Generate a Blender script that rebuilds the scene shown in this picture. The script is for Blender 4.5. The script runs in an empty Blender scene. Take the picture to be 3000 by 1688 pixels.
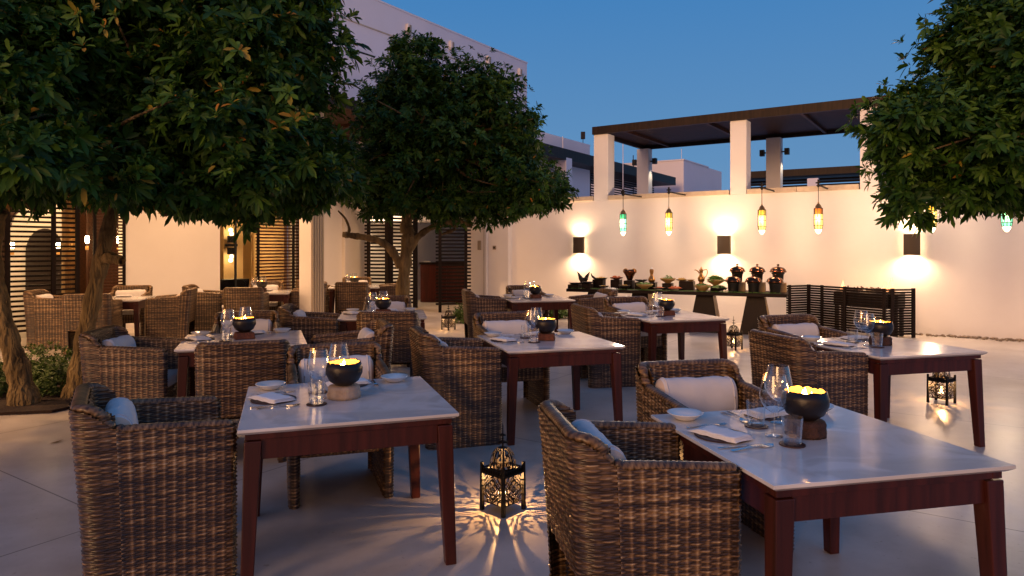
import bpy, math, random
import numpy as np
from mathutils import Vector, Matrix
random.seed(7)
R = math.radians
sc = bpy.context.scene
col = bpy.data.collections.new('courtyard'); sc.collection.children.link(col)

# ---------------------------------------------------------------- materials
def mat(name, color=(.5,.5,.5), rough=.5, metal=0., spec=.5, bump=None, var=None, emis=None, trans=0., ior=1.45, alpha=1., coat=0.):
    """bump=(scale, strength, distance)  var=(scale, dark colour, amount)"""
    m = bpy.data.materials.new(name); m.use_nodes = True
    nt = m.node_tree; b = nt.nodes['Principled BSDF']
    b.inputs['Base Color'].default_value = (*color, 1)
    b.inputs['Roughness'].default_value = rough
    b.inputs['Metallic'].default_value = metal
    b.inputs['Specular IOR Level'].default_value = spec
    b.inputs['Transmission Weight'].default_value = trans
    b.inputs['IOR'].default_value = ior
    b.inputs['Alpha'].default_value = alpha
    b.inputs['Coat Weight'].default_value = coat
    if emis:
        b.inputs['Emission Color'].default_value = (*emis[0], 1)
        b.inputs['Emission Strength'].default_value = emis[1]
    if bump or var:
        tc = nt.nodes.new('ShaderNodeTexCoord')
    if var:
        n = nt.nodes.new('ShaderNodeTexNoise'); n.inputs['Scale'].default_value = var[0]
        n.inputs['Detail'].default_value = 6; n.inputs['Roughness'].default_value = .65
        nt.links.new(tc.outputs['Object'], n.inputs['Vector'])
        r = nt.nodes.new('ShaderNodeValToRGB')
        r.color_ramp.elements[0].position = .3; r.color_ramp.elements[1].position = .7
        k = var[2]
        r.color_ramp.elements[0].color = (*[c*(1-k)+d*k for c, d in zip(color, var[1])], 1)
        r.color_ramp.elements[1].color = (*color, 1)
        nt.links.new(n.outputs['Fac'], r.inputs['Fac'])
        nt.links.new(r.outputs['Color'], b.inputs['Base Color'])
    if bump:
        n = nt.nodes.new('ShaderNodeTexNoise'); n.inputs['Scale'].default_value = bump[0]
        n.inputs['Detail'].default_value = 5
        nt.links.new(tc.outputs['Object'], n.inputs['Vector'])
        bp = nt.nodes.new('ShaderNodeBump'); bp.inputs['Strength'].default_value = bump[1]
        bp.inputs['Distance'].default_value = bump[2]
        nt.links.new(n.outputs['Fac'], bp.inputs['Height'])
        nt.links.new(bp.outputs['Normal'], b.inputs['Normal'])
    return m

def wood_mat(name, c1, c2, rough=.35, axis=(1,1,.06), scale=30, spec=.18):
    m = mat(name, c1, rough, spec=spec); nt = m.node_tree; b = nt.nodes['Principled BSDF']
    tc = nt.nodes.new('ShaderNodeTexCoord'); mp = nt.nodes.new('ShaderNodeMapping')
    mp.inputs['Scale'].default_value = axis
    n = nt.nodes.new('ShaderNodeTexNoise'); n.inputs['Scale'].default_value = scale; n.inputs['Detail'].default_value = 5
    r = nt.nodes.new('ShaderNodeValToRGB'); r.color_ramp.elements[0].position = .35; r.color_ramp.elements[1].position = .65
    r.color_ramp.elements[0].color = (*c2, 1); r.color_ramp.elements[1].color = (*c1, 1)
    nt.links.new(tc.outputs['Object'], mp.inputs['Vector']); nt.links.new(mp.outputs['Vector'], n.inputs['Vector'])
    nt.links.new(n.outputs['Fac'], r.inputs['Fac']); nt.links.new(r.outputs['Color'], b.inputs['Base Color'])
    bp = nt.nodes.new('ShaderNodeBump'); bp.inputs['Strength'].default_value = .25; bp.inputs['Distance'].default_value = .002
    nt.links.new(n.outputs['Fac'], bp.inputs['Height']); nt.links.new(bp.outputs['Normal'], b.inputs['Normal'])
    return m

def attr_mat(name, ramp, rough=.5, spec=.4, transl=0.):
    """colour from the per-vertex scalar 'tint' through a ramp"""
    m = mat(name, (1,1,1), rough, spec=spec); nt = m.node_tree; b = nt.nodes['Principled BSDF']
    a = nt.nodes.new('ShaderNodeAttribute'); a.attribute_name = 'tint'
    r = nt.nodes.new('ShaderNodeValToRGB')
    els = r.color_ramp.elements
    els[0].position, els[0].color = ramp[0][0], (*ramp[0][1], 1)
    els[1].position, els[1].color = ramp[-1][0], (*ramp[-1][1], 1)
    for p, c in ramp[1:-1]:
        e = els.new(p); e.color = (*c, 1)
    nt.links.new(a.outputs['Fac'], r.inputs['Fac'])
    nt.links.new(r.outputs['Color'], b.inputs['Base Color'])
    if transl:
        t = nt.nodes.new('ShaderNodeBsdfTranslucent'); mx = nt.nodes.new('ShaderNodeMixShader')
        mx.inputs['Fac'].default_value = transl
        nt.links.new(r.outputs['Color'], t.inputs['Color'])
        nt.links.new(b.outputs['BSDF'], mx.inputs[1]); nt.links.new(t.outputs['BSDF'], mx.inputs[2])
        nt.links.new(mx.outputs['Shader'], nt.nodes['Material Output'].inputs['Surface'])
    return m

M = {}
M['plaster'] = mat('white plaster', (.80,.765,.725), .85, bump=(35,.25,.004), var=(.9,(.66,.61,.56),.35))
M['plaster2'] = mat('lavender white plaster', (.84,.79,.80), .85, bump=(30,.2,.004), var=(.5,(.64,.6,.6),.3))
M['stonecap'] = mat('cream cap stone', (.62,.52,.38), .7, bump=(60,.4,.004), var=(5,(.4,.3,.2),.6))
M['darkwood'] = wood_mat('dark stained wood', (.030,.017,.011), (.014,.008,.006), .45)
M['screenwood'] = wood_mat('black stained slats', (.013,.008,.007), (.007,.005,.004), .5, spec=.1)
M['brownslat'] = wood_mat('brown slats', (.07,.028,.012), (.04,.016,.008), .5)
M['soffit'] = wood_mat('brown soffit boards', (.06,.024,.012), (.03,.012,.007), .5, axis=(.06,1,1))
M['redwood'] = wood_mat('red brown table wood', (.066,.014,.009), (.034,.008,.005), .34, spec=.4)
M['redwood2'] = wood_mat('red cabinet wood', (.10,.014,.009), (.05,.008,.006), .3)
M['blackwood'] = wood_mat('black brown buffet wood', (.011,.004,.0035), (.007,.003,.0025), .5)
M['cloth'] = mat('white cushion linen', (.66,.64,.62), .9, bump=(500,.35,.001), var=(9,(.55,.53,.5),.4))
M['clothband'] = mat('cushion end linen', (.60,.48,.36), .9, bump=(500,.3,.001))
M['napkin'] = mat('white napkin cotton', (.78,.78,.78), .85, bump=(260,.25,.001))
M['china'] = mat('white china', (.82,.80,.74), .12, coat=.4)
m = bpy.data.materials.new('clear glass'); m.use_nodes = True; nt = m.node_tree; nt.nodes.remove(nt.nodes['Principled BSDF'])
ga = nt.nodes.new('ShaderNodeBsdfTransparent'); ga.inputs['Color'].default_value = (.93,.95,.96,1)
gb = nt.nodes.new('ShaderNodeBsdfGlossy'); gb.inputs['Roughness'].default_value = .03; gb.inputs['Color'].default_value = (1,1,1,1)
gl = nt.nodes.new('ShaderNodeLayerWeight'); gl.inputs['Blend'].default_value = .5; gf = nt.nodes.new('ShaderNodeMath'); gf.operation = 'POWER'; gf.inputs[1].default_value = 2.0; nt.links.new(gl.outputs['Facing'], gf.inputs[0])
ga2 = nt.nodes.new('ShaderNodeMapRange'); ga2.inputs['To Min'].default_value = .09; ga2.inputs['To Max'].default_value = .95; nt.links.new(gf.outputs[0], ga2.inputs['Value'])
gm = nt.nodes.new('ShaderNodeMixShader')
nt.links.new(ga2.outputs['Result'], gm.inputs['Fac']); nt.links.new(ga.outputs[0], gm.inputs[1]); nt.links.new(gb.outputs[0], gm.inputs[2])
nt.links.new(gm.outputs[0], nt.nodes['Material Output'].inputs['Surface']); M['glass'] = m
M['steel'] = mat('cutlery steel', (.62,.64,.66), .16, metal=1.)
M['leather'] = mat('dark leather mat', (.045,.016,.010), .5, bump=(200,.3,.001))
M['bowl'] = mat('black coconut shell', (.010,.007,.006), .38, bump=(45,.5,.004))
M['gold'] = mat('gold leaf lining', (.80,.50,.17), .5, metal=.1, bump=(60,.5,.003))
M['palegold'] = mat('pale stone stand', (.45,.36,.27), .9, bump=(40,.8,.008), var=(12,(.22,.15,.1),.7))
M['bark_stand'] = mat('rough dark bark stand', (.075,.035,.026), .9, bump=(70,1.,.012), var=(40,(.02,.01,.008),.9))
M['brickstand'] = mat('red brown bark stand', (.17,.055,.028), .9, bump=(70,1.,.01), var=(40,(.05,.02,.012),.8))
M['iron'] = mat('black lantern iron', (.006,.004,.003), .55, metal=.0, spec=.25, bump=(90,.3,.002))
M['brass'] = mat('aged brass', (.36,.20,.07), .35, metal=.9, bump=(50,.3,.002))
M['copper'] = mat('polished dark copper', (.11,.045,.022), .22, metal=1.)
M['blackmetal'] = mat('black metal', (.012,.012,.012), .5, metal=.3)
M['sconce'] = mat('dark bronze sconce', (.045,.030,.018), .5, metal=.3)
M['flame'] = mat('candle flame', (1,.6,.2), .5, emis=((1,.52,.13), 60))
M['flame2'] = mat('fire flame', (1,.55,.25), .5, emis=((1,.46,.2), 1.6), alpha=.32)
M['bulb'] = mat('lamp glow', (1,.8,.5), .5, emis=((1,.72,.36), 45))
M['bark'] = None
M['soil'] = mat('dark soil', (.035,.018,.010), .95, bump=(60,1,.02), var=(14,(.012,.008,.006),.8))
M['plastic'] = mat('beige switch plastic', (.34,.27,.19), .5)
M['curtain'] = mat('cream curtain', (.62,.42,.18), .85)
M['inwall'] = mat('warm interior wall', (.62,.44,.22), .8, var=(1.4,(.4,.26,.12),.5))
M['doorway'] = mat('dark interior door', (.02,.012,.01), .5)
M['winglass'] = mat('window glass', (.9,.93,.92), .0, trans=1., ior=1.1)
M['wall_tan'] = mat('tan riser and lit pedestal side', (.40,.26,.11), .5)
M['food_green'] = mat('salad leaves', (.12,.24,.03), .5, var=(60,(.04,.12,.015),.8), bump=(80,1,.01))
M['food_yellow'] = mat('yellow food', (.62,.40,.06), .5, var=(70,(.3,.16,.03),.8), bump=(80,1,.01))
M['food_orange'] = mat('orange food', (.62,.17,.03), .5, var=(70,(.35,.05,.02),.8), bump=(80,1,.01))
M['food_white'] = mat('white dumplings', (.7,.66,.58), .5)
M['tanbowl'] = mat('tan glazed bowl', (.30,.20,.07), .3)
M['pebble'] = mat('grey brown pebble', (.26,.2,.14), .8, var=(9,(.1,.08,.06),.7))
M['cream'] = mat('lamplit pillar side', (.5,.4,.26), .6)

def glassglow(name, c, s):
    return mat(name, tuple(v*.12 for v in c), .25, emis=(c, s))
M['g_green'] = glassglow('green lantern glass', (.03,.50,.22), .55)
M['g_green2'] = glassglow('pale green lantern glass', (.22,.85,.48), 1.6)
M['g_yellow'] = glassglow('yellow lantern glass', (.80,.50,.05), .6)
M['g_yellow2'] = glassglow('bright yellow lantern glass', (1.,.66,.14), 2.0)
M['g_amber'] = glassglow('amber lantern glass', (.80,.20,.02), .55)
M['g_white'] = glassglow('white lantern tip glass', (1.,.80,.50), 4)

# bark
m = mat('tree bark', (.20,.13,.06), .9); nt = m.node_tree; b = nt.nodes['Principled BSDF']
tc = nt.nodes.new('ShaderNodeTexCoord'); mp = nt.nodes.new('ShaderNodeMapping'); mp.inputs['Scale'].default_value = (1,1,.28)
n1 = nt.nodes.new('ShaderNodeTexVoronoi'); n1.inputs['Scale'].default_value = 30
n2 = nt.nodes.new('ShaderNodeTexNoise'); n2.inputs['Scale'].default_value = 9; n2.inputs['Detail'].default_value = 8
wv = nt.nodes.new('ShaderNodeMixRGB'); wv.inputs['Fac'].default_value = .12
r = nt.nodes.new('ShaderNodeValToRGB'); r.color_ramp.elements[0].position = .3; r.color_ramp.elements[1].position = .68
r.color_ramp.elements[0].color = (.06,.038,.012,1); r.color_ramp.elements[1].color = (.31,.215,.085,1)
nt.links.new(tc.outputs['Object'], mp.inputs['Vector']); nt.links.new(mp.outputs['Vector'], wv.inputs[1])
nt.links.new(n2.outputs['Color'], wv.inputs[2]); nt.links.new(wv.outputs['Color'], n1.inputs['Vector'])
nt.links.new(mp.outputs['Vector'], n2.inputs['Vector']); nt.links.new(n2.outputs['Fac'], r.inputs['Fac'])
nt.links.new(r.outputs['Color'], b.inputs['Base Color'])
ad = nt.nodes.new('ShaderNodeMath'); ad.operation = 'ADD'
nt.links.new(n1.outputs['Distance'], ad.inputs[0]); nt.links.new(n2.outputs['Fac'], ad.inputs[1])
bp = nt.nodes.new('ShaderNodeBump'); bp.inputs['Strength'].default_value = 1.; bp.inputs['Distance'].default_value = .045
nt.links.new(ad.outputs[0], bp.inputs['Height']); nt.links.new(bp.outputs['Normal'], b.inputs['Normal'])
M['bark'] = m

M['wicker'] = attr_mat('woven rattan', [(0,(.010,.005,.002)),(.36,(.045,.023,.009)),(.62,(.195,.112,.046)),(1,(.58,.41,.22))], .38, .6)
M['leaf'] = attr_mat('glossy tree leaves', [(0,(.010,.034,.005)),(.5,(.032,.092,.010)),(.88,(.10,.19,.022)),(.96,(.34,.24,.03)),(1,(.48,.20,.03))], .48, .28, .2)
M['shrub'] = attr_mat('small shrub leaves', [(0,(.03,.06,.012)),(1,(.10,.17,.03))], .5, .4, .2)

# marble top
m = mat('pale marble', (.70,.69,.67), .16, coat=.3); nt = m.node_tree; b = nt.nodes['Principled BSDF']
tc = nt.nodes.new('ShaderNodeTexCoord'); n = nt.nodes.new('ShaderNodeTexNoise')
n.inputs['Scale'].default_value = 3.2; n.inputs['Detail'].default_value = 9; n.inputs['Distortion'].default_value = 1.4
r = nt.nodes.new('ShaderNodeValToRGB'); r.color_ramp.elements[0].position = .42; r.color_ramp.elements[1].position = .58
r.color_ramp.elements[0].color = (.60,.58,.55,1); r.color_ramp.elements[1].color = (.74,.73,.71,1)
nt.links.new(tc.outputs['Object'], n.inputs['Vector']); nt.links.new(n.outputs['Fac'], r.inputs['Fac'])
nt.links.new(r.outputs['Color'], b.inputs['Base Color'])
M['marble'] = m

# floor: polished pale concrete, saw-cut joints along the building axes
m = mat('polished pale concrete', (.5,.48,.45), .38); nt = m.node_tree; b = nt.nodes['Principled BSDF']
tc = nt.nodes.new('ShaderNodeTexCoord'); mp = nt.nodes.new('ShaderNodeMapping'); mp.vector_type = 'POINT'
ang = math.atan2(.554, .832)
mp.inputs['Rotation'].default_value = (0,0,ang)
nt.links.new(tc.outputs['Object'], mp.inputs['Vector'])
sp = nt.nodes.new('ShaderNodeSeparateXYZ'); nt.links.new(mp.outputs['Vector'], sp.inputs[0])
def mth(op, a, b_=None):
    q = nt.nodes.new('ShaderNodeMath'); q.operation = op
    for i, v in enumerate((a, b_)):
        if v is None: continue
        if isinstance(v, (int, float)): q.inputs[i].default_value = v
        else: nt.links.new(v, q.inputs[i])
    return q.outputs[0]
nz = nt.nodes.new('ShaderNodeTexNoise'); nz.inputs['Scale'].default_value = 1.1; nz.inputs['Detail'].default_value = 9; nz.inputs['Roughness'].default_value = .62
nt.links.new(tc.outputs['Object'], nz.inputs['Vector'])
def joint(o, off):
    # distance to the nearest line of a 2.7 m grid
    f = mth('PINGPONG', mth('SUBTRACT', o, off), 1.35)
    return f
jx = joint(sp.outputs['X'], -4.08); jy = joint(sp.outputs['Y'], 2.0)
mn = mth('MINIMUM', jx, jy)
line = mth('LESS_THAN', mn, .005)
r = nt.nodes.new('ShaderNodeValToRGB'); r.color_ramp.elements[0].position = .34; r.color_ramp.elements[1].position = .66
r.color_ramp.elements[0].color = (.38,.335,.285,1); r.color_ramp.elements[1].color = (.59,.545,.49,1)
nt.links.new(nz.outputs['Fac'], r.inputs['Fac'])
nz3 = nt.nodes.new('ShaderNodeTexNoise'); nz3.inputs['Scale'].default_value = 26; nz3.inputs['Detail'].default_value = 3
nt.links.new(tc.outputs['Object'], nz3.inputs['Vector'])
r3 = nt.nodes.new('ShaderNodeValToRGB'); r3.color_ramp.elements[0].position = .26; r3.color_ramp.elements[1].position = .34
r3.color_ramp.elements[0].color = (.72,.68,.62,1); r3.color_ramp.elements[1].color = (1,1,1,1)
nt.links.new(nz3.outputs['Fac'], r3.inputs['Fac'])
mul = nt.nodes.new('ShaderNodeMixRGB'); mul.blend_type = 'MULTIPLY'; mul.inputs['Fac'].default_value = 1
nt.links.new(r.outputs['Color'], mul.inputs[1]); nt.links.new(r3.outputs['Color'], mul.inputs[2])
mx = nt.nodes.new('ShaderNodeMixRGB'); mx.inputs[2].default_value = (.16,.14,.12,1)
nt.links.new(line, mx.inputs['Fac']); nt.links.new(mul.outputs['Color'], mx.inputs[1]); nt.links.new(mx.outputs['Color'], b.inputs['Base Color'])
rr = nt.nodes.new('ShaderNodeMapRange'); rr.inputs['To Min'].default_value = .26; rr.inputs['To Max'].default_value = .42
nt.links.new(nz.outputs['Fac'], rr.inputs['Value']); nt.links.new(rr.outputs['Result'], b.inputs['Roughness'])
bp = nt.nodes.new('ShaderNodeBump'); bp.inputs['Strength'].default_value = .12; bp.inputs['Distance'].default_value = .02
nt.links.new(nz.outputs['Fac'], bp.inputs['Height']); nt.links.new(bp.outputs['Normal'], b.inputs['Normal'])
M['floor'] = m

# ---------------------------------------------------------------- mesh helpers
class MB:
    def __init__(s): s.v = []; s.f = []; s.mi = []; s.cur = 0
    def add(s, vs, fs):
        o = len(s.v); s.v += [tuple(p) for p in vs]
        s.f += [tuple(i+o for i in f) for f in fs]; s.mi += [s.cur]*len(fs)
        return s
    def box(s, x0, x1, y0, y1, z0, z1, T=None):
        vs = [Vector((x,y,z)) for z in (z0,z1) for y in (y0,y1) for x in (x0,x1)]
        if T is not None: vs = [T @ p for p in vs]
        return s.add(vs, [(0,2,3,1),(4,5,7,6),(0,1,5,4),(2,6,7,3),(0,4,6,2),(1,3,7,5)])
    def frustum(s, bot, top, z0, z1, T=None):
        """bot/top = (x0,x1,y0,y1)"""
        vs = [Vector((x,y,z0)) for y in bot[2:] for x in bot[:2]] + [Vector((x,y,z1)) for y in top[2:] for x in top[:2]]
        if T is not None: vs = [T @ p for p in vs]
        return s.add(vs, [(0,2,3,1),(4,5,7,6),(0,1,5,4),(2,6,7,3),(0,4,6,2),(1,3,7,5)])
    def lathe(s, prof, n=24, T=None, cap=False, jag=None):
        vs = []; fs = []
        for j, (r, z) in enumerate(prof):
            for i in range(n):
                a = 2*math.pi*i/n
                p = Vector((r*math.cos(a), r*math.sin(a), z + (jag(i, j) if jag else 0)))
                vs.append(T @ p if T is not None else p)
        for j in range(len(prof)-1):
            for i in range(n):
                k = (i+1) % n
                fs.append((j*n+i, j*n+k, (j+1)*n+k, (j+1)*n+i))
        if cap: fs.append(tuple(range((len(prof)-1)*n, len(prof)*n))); fs.append(tuple(reversed(range(n))))
        return s.add(vs, fs)
    def tube(s, pts, rad, n=8, wob=0., rng=random):
        pts = [Vector(p) for p in pts]; vs = []; fs = []
        if isinstance(rad, (int, float)): rad = [rad]*len(pts)
        for j, p in enumerate(pts):
            d = (pts[min(j+1, len(pts)-1)] - pts[max(j-1, 0)]).normalized()
            q = Vector((0,0,1)) if abs(d.z) < .9 else Vector((1,0,0))
            x = d.cross(q).normalized(); y = d.cross(x).normalized()
            for i in range(n):
                a = 2*math.pi*i/n; r = rad[j]*(1+wob*(rng.random()-.5))
                vs.append(p + x*r*math.cos(a) + y*r*math.sin(a))
        for j in range(len(pts)-1):
            for i in range(n):
                k = (i+1) % n; fs.append((j*n+i, j*n+k, (j+1)*n+k, (j+1)*n+i))
        fs.append(tuple(range(n))); fs.append(tuple(reversed(range((len(pts)-1)*n, len(pts)*n))))
        return s.add(vs, fs)
    def build(s, name, m, parent=None, smooth=False, bevel=0, sub=0, T=None):
        me = bpy.data.meshes.new(name)
        me.from_pydata([tuple(p) for p in s.v], [], s.f)
        ms = m if isinstance(m, (list, tuple)) else [m]
        for q in ms: me.materials.append(q)
        if len(ms) > 1: me.polygons.foreach_set('material_index', s.mi)
        if smooth: me.polygons.foreach_set('use_smooth', [True]*len(me.polygons))
        me.update()
        o = bpy.data.objects.new(name, me); col.objects.link(o)
        if parent: o.parent = parent
        if T is not None: o.matrix_world = T
        if bevel:
            md = o.modifiers.new('b', 'BEVEL'); md.width = bevel; md.segments = 2; md.limit_method = 'ANGLE'; md.angle_limit = R(40)
        if sub:
            md = o.modifiers.new('s', 'SUBSURF'); md.levels = md.render_levels = sub
        return o

def smooth_path(pts, n=6):
    """Catmull-Rom through (x,y,z,r) points"""
    P = [np.array(p, float) for p in pts]; P = [2*P[0]-P[1]] + P + [2*P[-1]-P[-2]]; out = []
    for i in range(1, len(P)-2):
        for k in range(n):
            t = k/n
            out.append(.5*((2*P[i]) + (-P[i-1]+P[i+1])*t + (2*P[i-1]-5*P[i]+4*P[i+1]-P[i+2])*t*t + (-P[i-1]+3*P[i]-3*P[i+1]+P[i+2])*t**3))
    out.append(P[-2]); return out

def npmesh(name, V, F, m, tint=None, parent=None, smooth=False):
    """numpy mesh; F = list of arrays of faces (k columns each)"""
    me = bpy.data.meshes.new(name)
    me.vertices.add(len(V)); me.vertices.foreach_set('co', V.astype(np.float32).ravel())
    loops = np.concatenate([f.ravel() for f in F]); tot = np.concatenate([np.full(len(f), f.shape[1]) for f in F])
    st = np.concatenate([[0], np.cumsum(tot)[:-1]])
    me.loops.add(len(loops)); me.loops.foreach_set('vertex_index', loops.astype(np.int32))
    me.polygons.add(len(tot)); me.polygons.foreach_set('loop_start', st.astype(np.int32))
    try: me.polygons.foreach_set('loop_total', tot.astype(np.int32))
    except Exception: pass
    if smooth: me.polygons.foreach_set('use_smooth', np.ones(len(tot), bool))
    me.materials.append(m)
    if tint is not None:
        a = me.attributes.new('tint', 'FLOAT', 'POINT'); a.data.foreach_set('value', tint.astype(np.float32))
    me.update(calc_edges=True); me.validate()
    o = bpy.data.objects.new(name, me); col.objects.link(o)
    if parent: o.parent = parent
    return o

def tag(o, label=None, cat=None, group=None, kind=None):
    for k, v in (('label', label), ('category', cat), ('group', group), ('kind', kind)):
        if v: o[k] = v
    return o
def empty(name, loc=(0,0,0), rz=0, label=None, cat=None, group=None, kind=None):
    o = bpy.data.objects.new(name, None); col.objects.link(o); o.empty_display_size = .1
    o.location = loc; o.rotation_euler = (0,0,rz)
    return tag(o, label, cat, group, kind)
def kids(o): return KIDS.get(o, [])
def copy_tree(o, parent=None):
    c = o.copy(); col.objects.link(c)
    if parent is not None: c.parent = parent
    for ch in [q for q in list(col.objects) if q.parent == o]: copy_tree(ch, c)
    return c
PROTO = {}
def place(key, x, y, z, rz, label, cat=None, group=None, tilt=None):
    """first use moves the prototype itself, later uses copy it with all its parts"""
    p, used = PROTO[key]
    o = copy_tree(p) if used else p
    PROTO[key] = (p, True)
    o.location = (x, y, z); o.rotation_euler = (tilt or 0, 0, rz)
    tag(o, label, cat, group)
    return o
def light(name, kind, loc, energy, color, radius=.02, rot=None, spot=None, blend=.5, size=None):
    l = bpy.data.lights.new(name, kind); l.energy = energy; l.color = color
    if kind in ('POINT', 'SPOT'): l.shadow_soft_size = radius
    if spot: l.spot_size = R(spot); l.spot_blend = blend
    if size: l.shape = 'RECTANGLE'; l.size, l.size_y = size
    o = bpy.data.objects.new(name, l); col.objects.link(o); o.location = loc
    if rot: o.rotation_euler = rot
    return o
WARM = (1, .62, .28)
# ---------------------------------------------------------------- frames of the place
NX, NY = .554, .832           # away from the camera, across the courtyard (along the left building)
def wallT(t, out=0, z=0):     # buffet wall: t runs left/away along the wall, out towards the courtyard
    return Vector((8.6 - .832*t - NX*out, 11.47 + .554*t - NY*out, z))
def facT(s, out=0, z=0):      # left building: s runs away along its facade, out towards the courtyard
    return Vector((-6.08 + NX*s + .832*out, 15.2 + NY*s - .554*out, z))
def frame(o, ax):             # matrix with x axis ax, y axis left of it
    ax = Vector((ax[0], ax[1], 0)).normalized(); ay = Vector((-ax.y, ax.x, 0))
    return Matrix(((ax.x, ay.x, 0, o.x), (ax.y, ay.y, 0, o.y), (0,0,1,o.z), (0,0,0,1)))
WT = frame(wallT(0), (-.832, .554))     # local x = t, local y = -out ... (y axis = (-.554,-.832) = out)
FT = frame(facT(0), (NX, NY))           # local x = s, local y = (-.832,.554) = -out
W_at = lambda xd: (8.6 - (xd-1287.5)/1717*11.47)/(.832 + .554*(xd-1287.5)/1717)
F_at = lambda xd: (15.2*(xd-1287.5)/1717 + 6.08)/(.554 - .832*(xd-1287.5)/1717)

# ---------------------------------------------------------------- ground
g = MB().add([(-60,-40,0),(60,-40,0),(60,90,0),(-60,90,0)], [(0,1,2,3)]).build('ground', M['floor'])
tag(g, kind='structure')

# ---------------------------------------------------------------- buffet wall with piers, cap, terrace pergola
wall = empty('courtyard_wall', wallT(4), 0, 'long white plaster courtyard wall behind the buffet with square piers rising from it', 'wall')
wp = Matrix.Translation(-wallT(4))
cols_t = [(8.04,7.68),(4.89,4.56),(2.47,2.15)]
end_t = W_at(1185)
MB().box(-4, end_t, -.35, 0, 0, 2.66, wp@WT).build('wall_body', M['plaster'], wall)
tE = W_at(1287); tF = W_at(1236)
MB().box(tE, end_t+.02, .002, .16, 0, 2.66, wp@WT).build('end_pier', M['plaster'], wall)
MB().box(tF, end_t+.05, .163, .22, 0, 2.66, wp@WT).build('end_pier', M['plaster'], wall)
for a, b_ in cols_t + [(-.1,-.45)]:
    MB().box(b_, a, -.352, .0, 2.662, 4.19, wp@WT).build('pier', M['plaster'], wall, bevel=.008)
segs = [(-3.95,-.47),(-.08,2.13),(2.49,4.54),(4.91,7.66),(8.06,end_t)]
for a, b_ in segs:
    mb = MB(); x = a
    while x < b_-.05:
        x1 = min(x+1.1, b_); mb.box(x, x1-.008, -.38, .05, 2.66, 2.76, wp@WT); x = x1
    mb.build('cap_stone', M['stonecap'], wall, bevel=.006)

pg = empty('roof_pergola', wallT(4), 0, 'dark flat roofed pergola on white columns above the courtyard wall', 'pergola')
def roof(parent, T, x0, x1, y0, y1, z0, z1, step=2.6):
    MB().box(x0, x1, y1-.08, y1, z0, z1, T).build('fascia', M['darkwood'], parent)
    MB().box(x0, x1, y0, y0+.08, z0, z1, T).build('fascia', M['darkwood'], parent)
    MB().box(x0, x0+.08, y0+.082, y1-.082, z0, z1, T).build('fascia', M['darkwood'], parent)
    MB().box(x1-.08, x1, y0+.082, y1-.082, z0, z1, T).build('fascia', M['darkwood'], parent)
    mb = MB(); y = y0+.1
    while y < y1-.1:
        mb.box(x0+.082, x1-.082, y, y+.085, z0+.09, z1-.03, T); y += .105
    mb.build('soffit_boards', M['soffit'], parent)
    x = x0+step
    while x < x1-.5:
        MB().box(x, x+.06, y0+.082, y1-.082, z0+.02, z0+.088, T).build('beam', M['brownslat'], parent); x += step
roof(pg, wp@WT, -2.2, 8.06, -3.0, .05, 4.193, 4.37, 1.9)
for xd in (1633, 1964, 2310):
    # rear columns, 2.8 m behind the wall face
    k = (xd-1287.5)/1717; d = 17.1/(NX*k+NY); t = ((8.6-k*d) * .832 - (11.47-d)*.554)
    MB().box(t, t+.33, -3.0+.02, -2.72, 2.3, 4.19, wp@WT).build('column', M['plaster'], pg, bevel=.008)
    for q in (-.12, .45):
        hd = MB().box(t+q-.05, t+q+.05, -2.92, -2.8, 3.78, 3.93, wp@WT).build('downlight', M['blackmetal'], pg)
        MB().box(*((t+q+.051, t-.001) if q < 0 else (t+.331, t+q-.051)), -2.88, -2.84, 3.84, 3.87, wp@WT).build('bracket', M['blackmetal'], hd)
    tw = wallT(t-.12, -2.86, 3.76)
    light('spot_beam', 'SPOT', tw, 14, (1,.8,.55), .03, rot=(0,0,0), spot=70)
kx = wallT(0, -2.9, 0)
# lone column of the pergola further left
k = (1410-1287.5)/1717; d = 17.0/(NX*k+NY); t = ((8.6-k*d)*.832 - (11.47-d)*.554)
c = empty('white_column', wallT(t,-2.7), 0, 'white square column standing alone on the terrace beside the forked tree crown', 'column')
ct = Matrix.Translation(-wallT(t,-2.7))
MB().box(t-.2, t+.2, -3.0, -2.65, 2.3, 4.12, ct@WT).build('shaft', M['plaster2'], c, bevel=.01)
MB().box(t-.17, t+.17, -2.97, -2.68, 4.122, 4.2, ct@WT).build('capital', M['plaster2'], c, bevel=.01)
MB().tube([ct@wallT(t,-2.8,4.2), ct@wallT(t,-2.8,4.75)], .012, 6).build('rod', M['plaster2'], c)
# terrace slab behind the wall
s_ = MB().box(-4, 16, -14, -.36, 2.3, 2.5, WT).build('terrace_slab', M['plaster2']); tag(s_, kind='structure')

# side pergola running away, left of the terrace
def along(p0, p1, z0, z1, th, name, m, parent=None, T0=None):
    d = Vector((p1[0]-p0[0], p1[1]-p0[1], 0)); T = frame(Vector((p0[0], p0[1], 0)), d)
    if T0 is not None: T = T0@T
    return MB().box(0, d.length, 0, th, z0, z1, T).build(name, m, parent)
sp_ = empty('louvred_pergola', (1.0,18.4,2.5), 0, 'dark louvred pergola running back along the terrace beside the lone column', 'pergola')
T0 = Matrix.Translation((-1.0,-18.4,-2.5))
along((.3,17.4),(6.55,27.3),4.05,4.36,2.6,'roof',M['darkwood'],sp_,T0)
d = Vector((6.25,9.9,0)); Tp = T0@frame(Vector((.3,17.4,0)), d)
mb = MB(); z = 2.5
while z < 4.04: mb.box(.02, d.length-.02, .9, .93, z, z+.045, Tp); z += .085
mb.build('slats', M['screenwood'], sp_)
for q in range(5): MB().box(q*2.8, q*2.8+.1, .85, .899, 2.5, 4.045, Tp).build('post', M['darkwood'], sp_)
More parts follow.
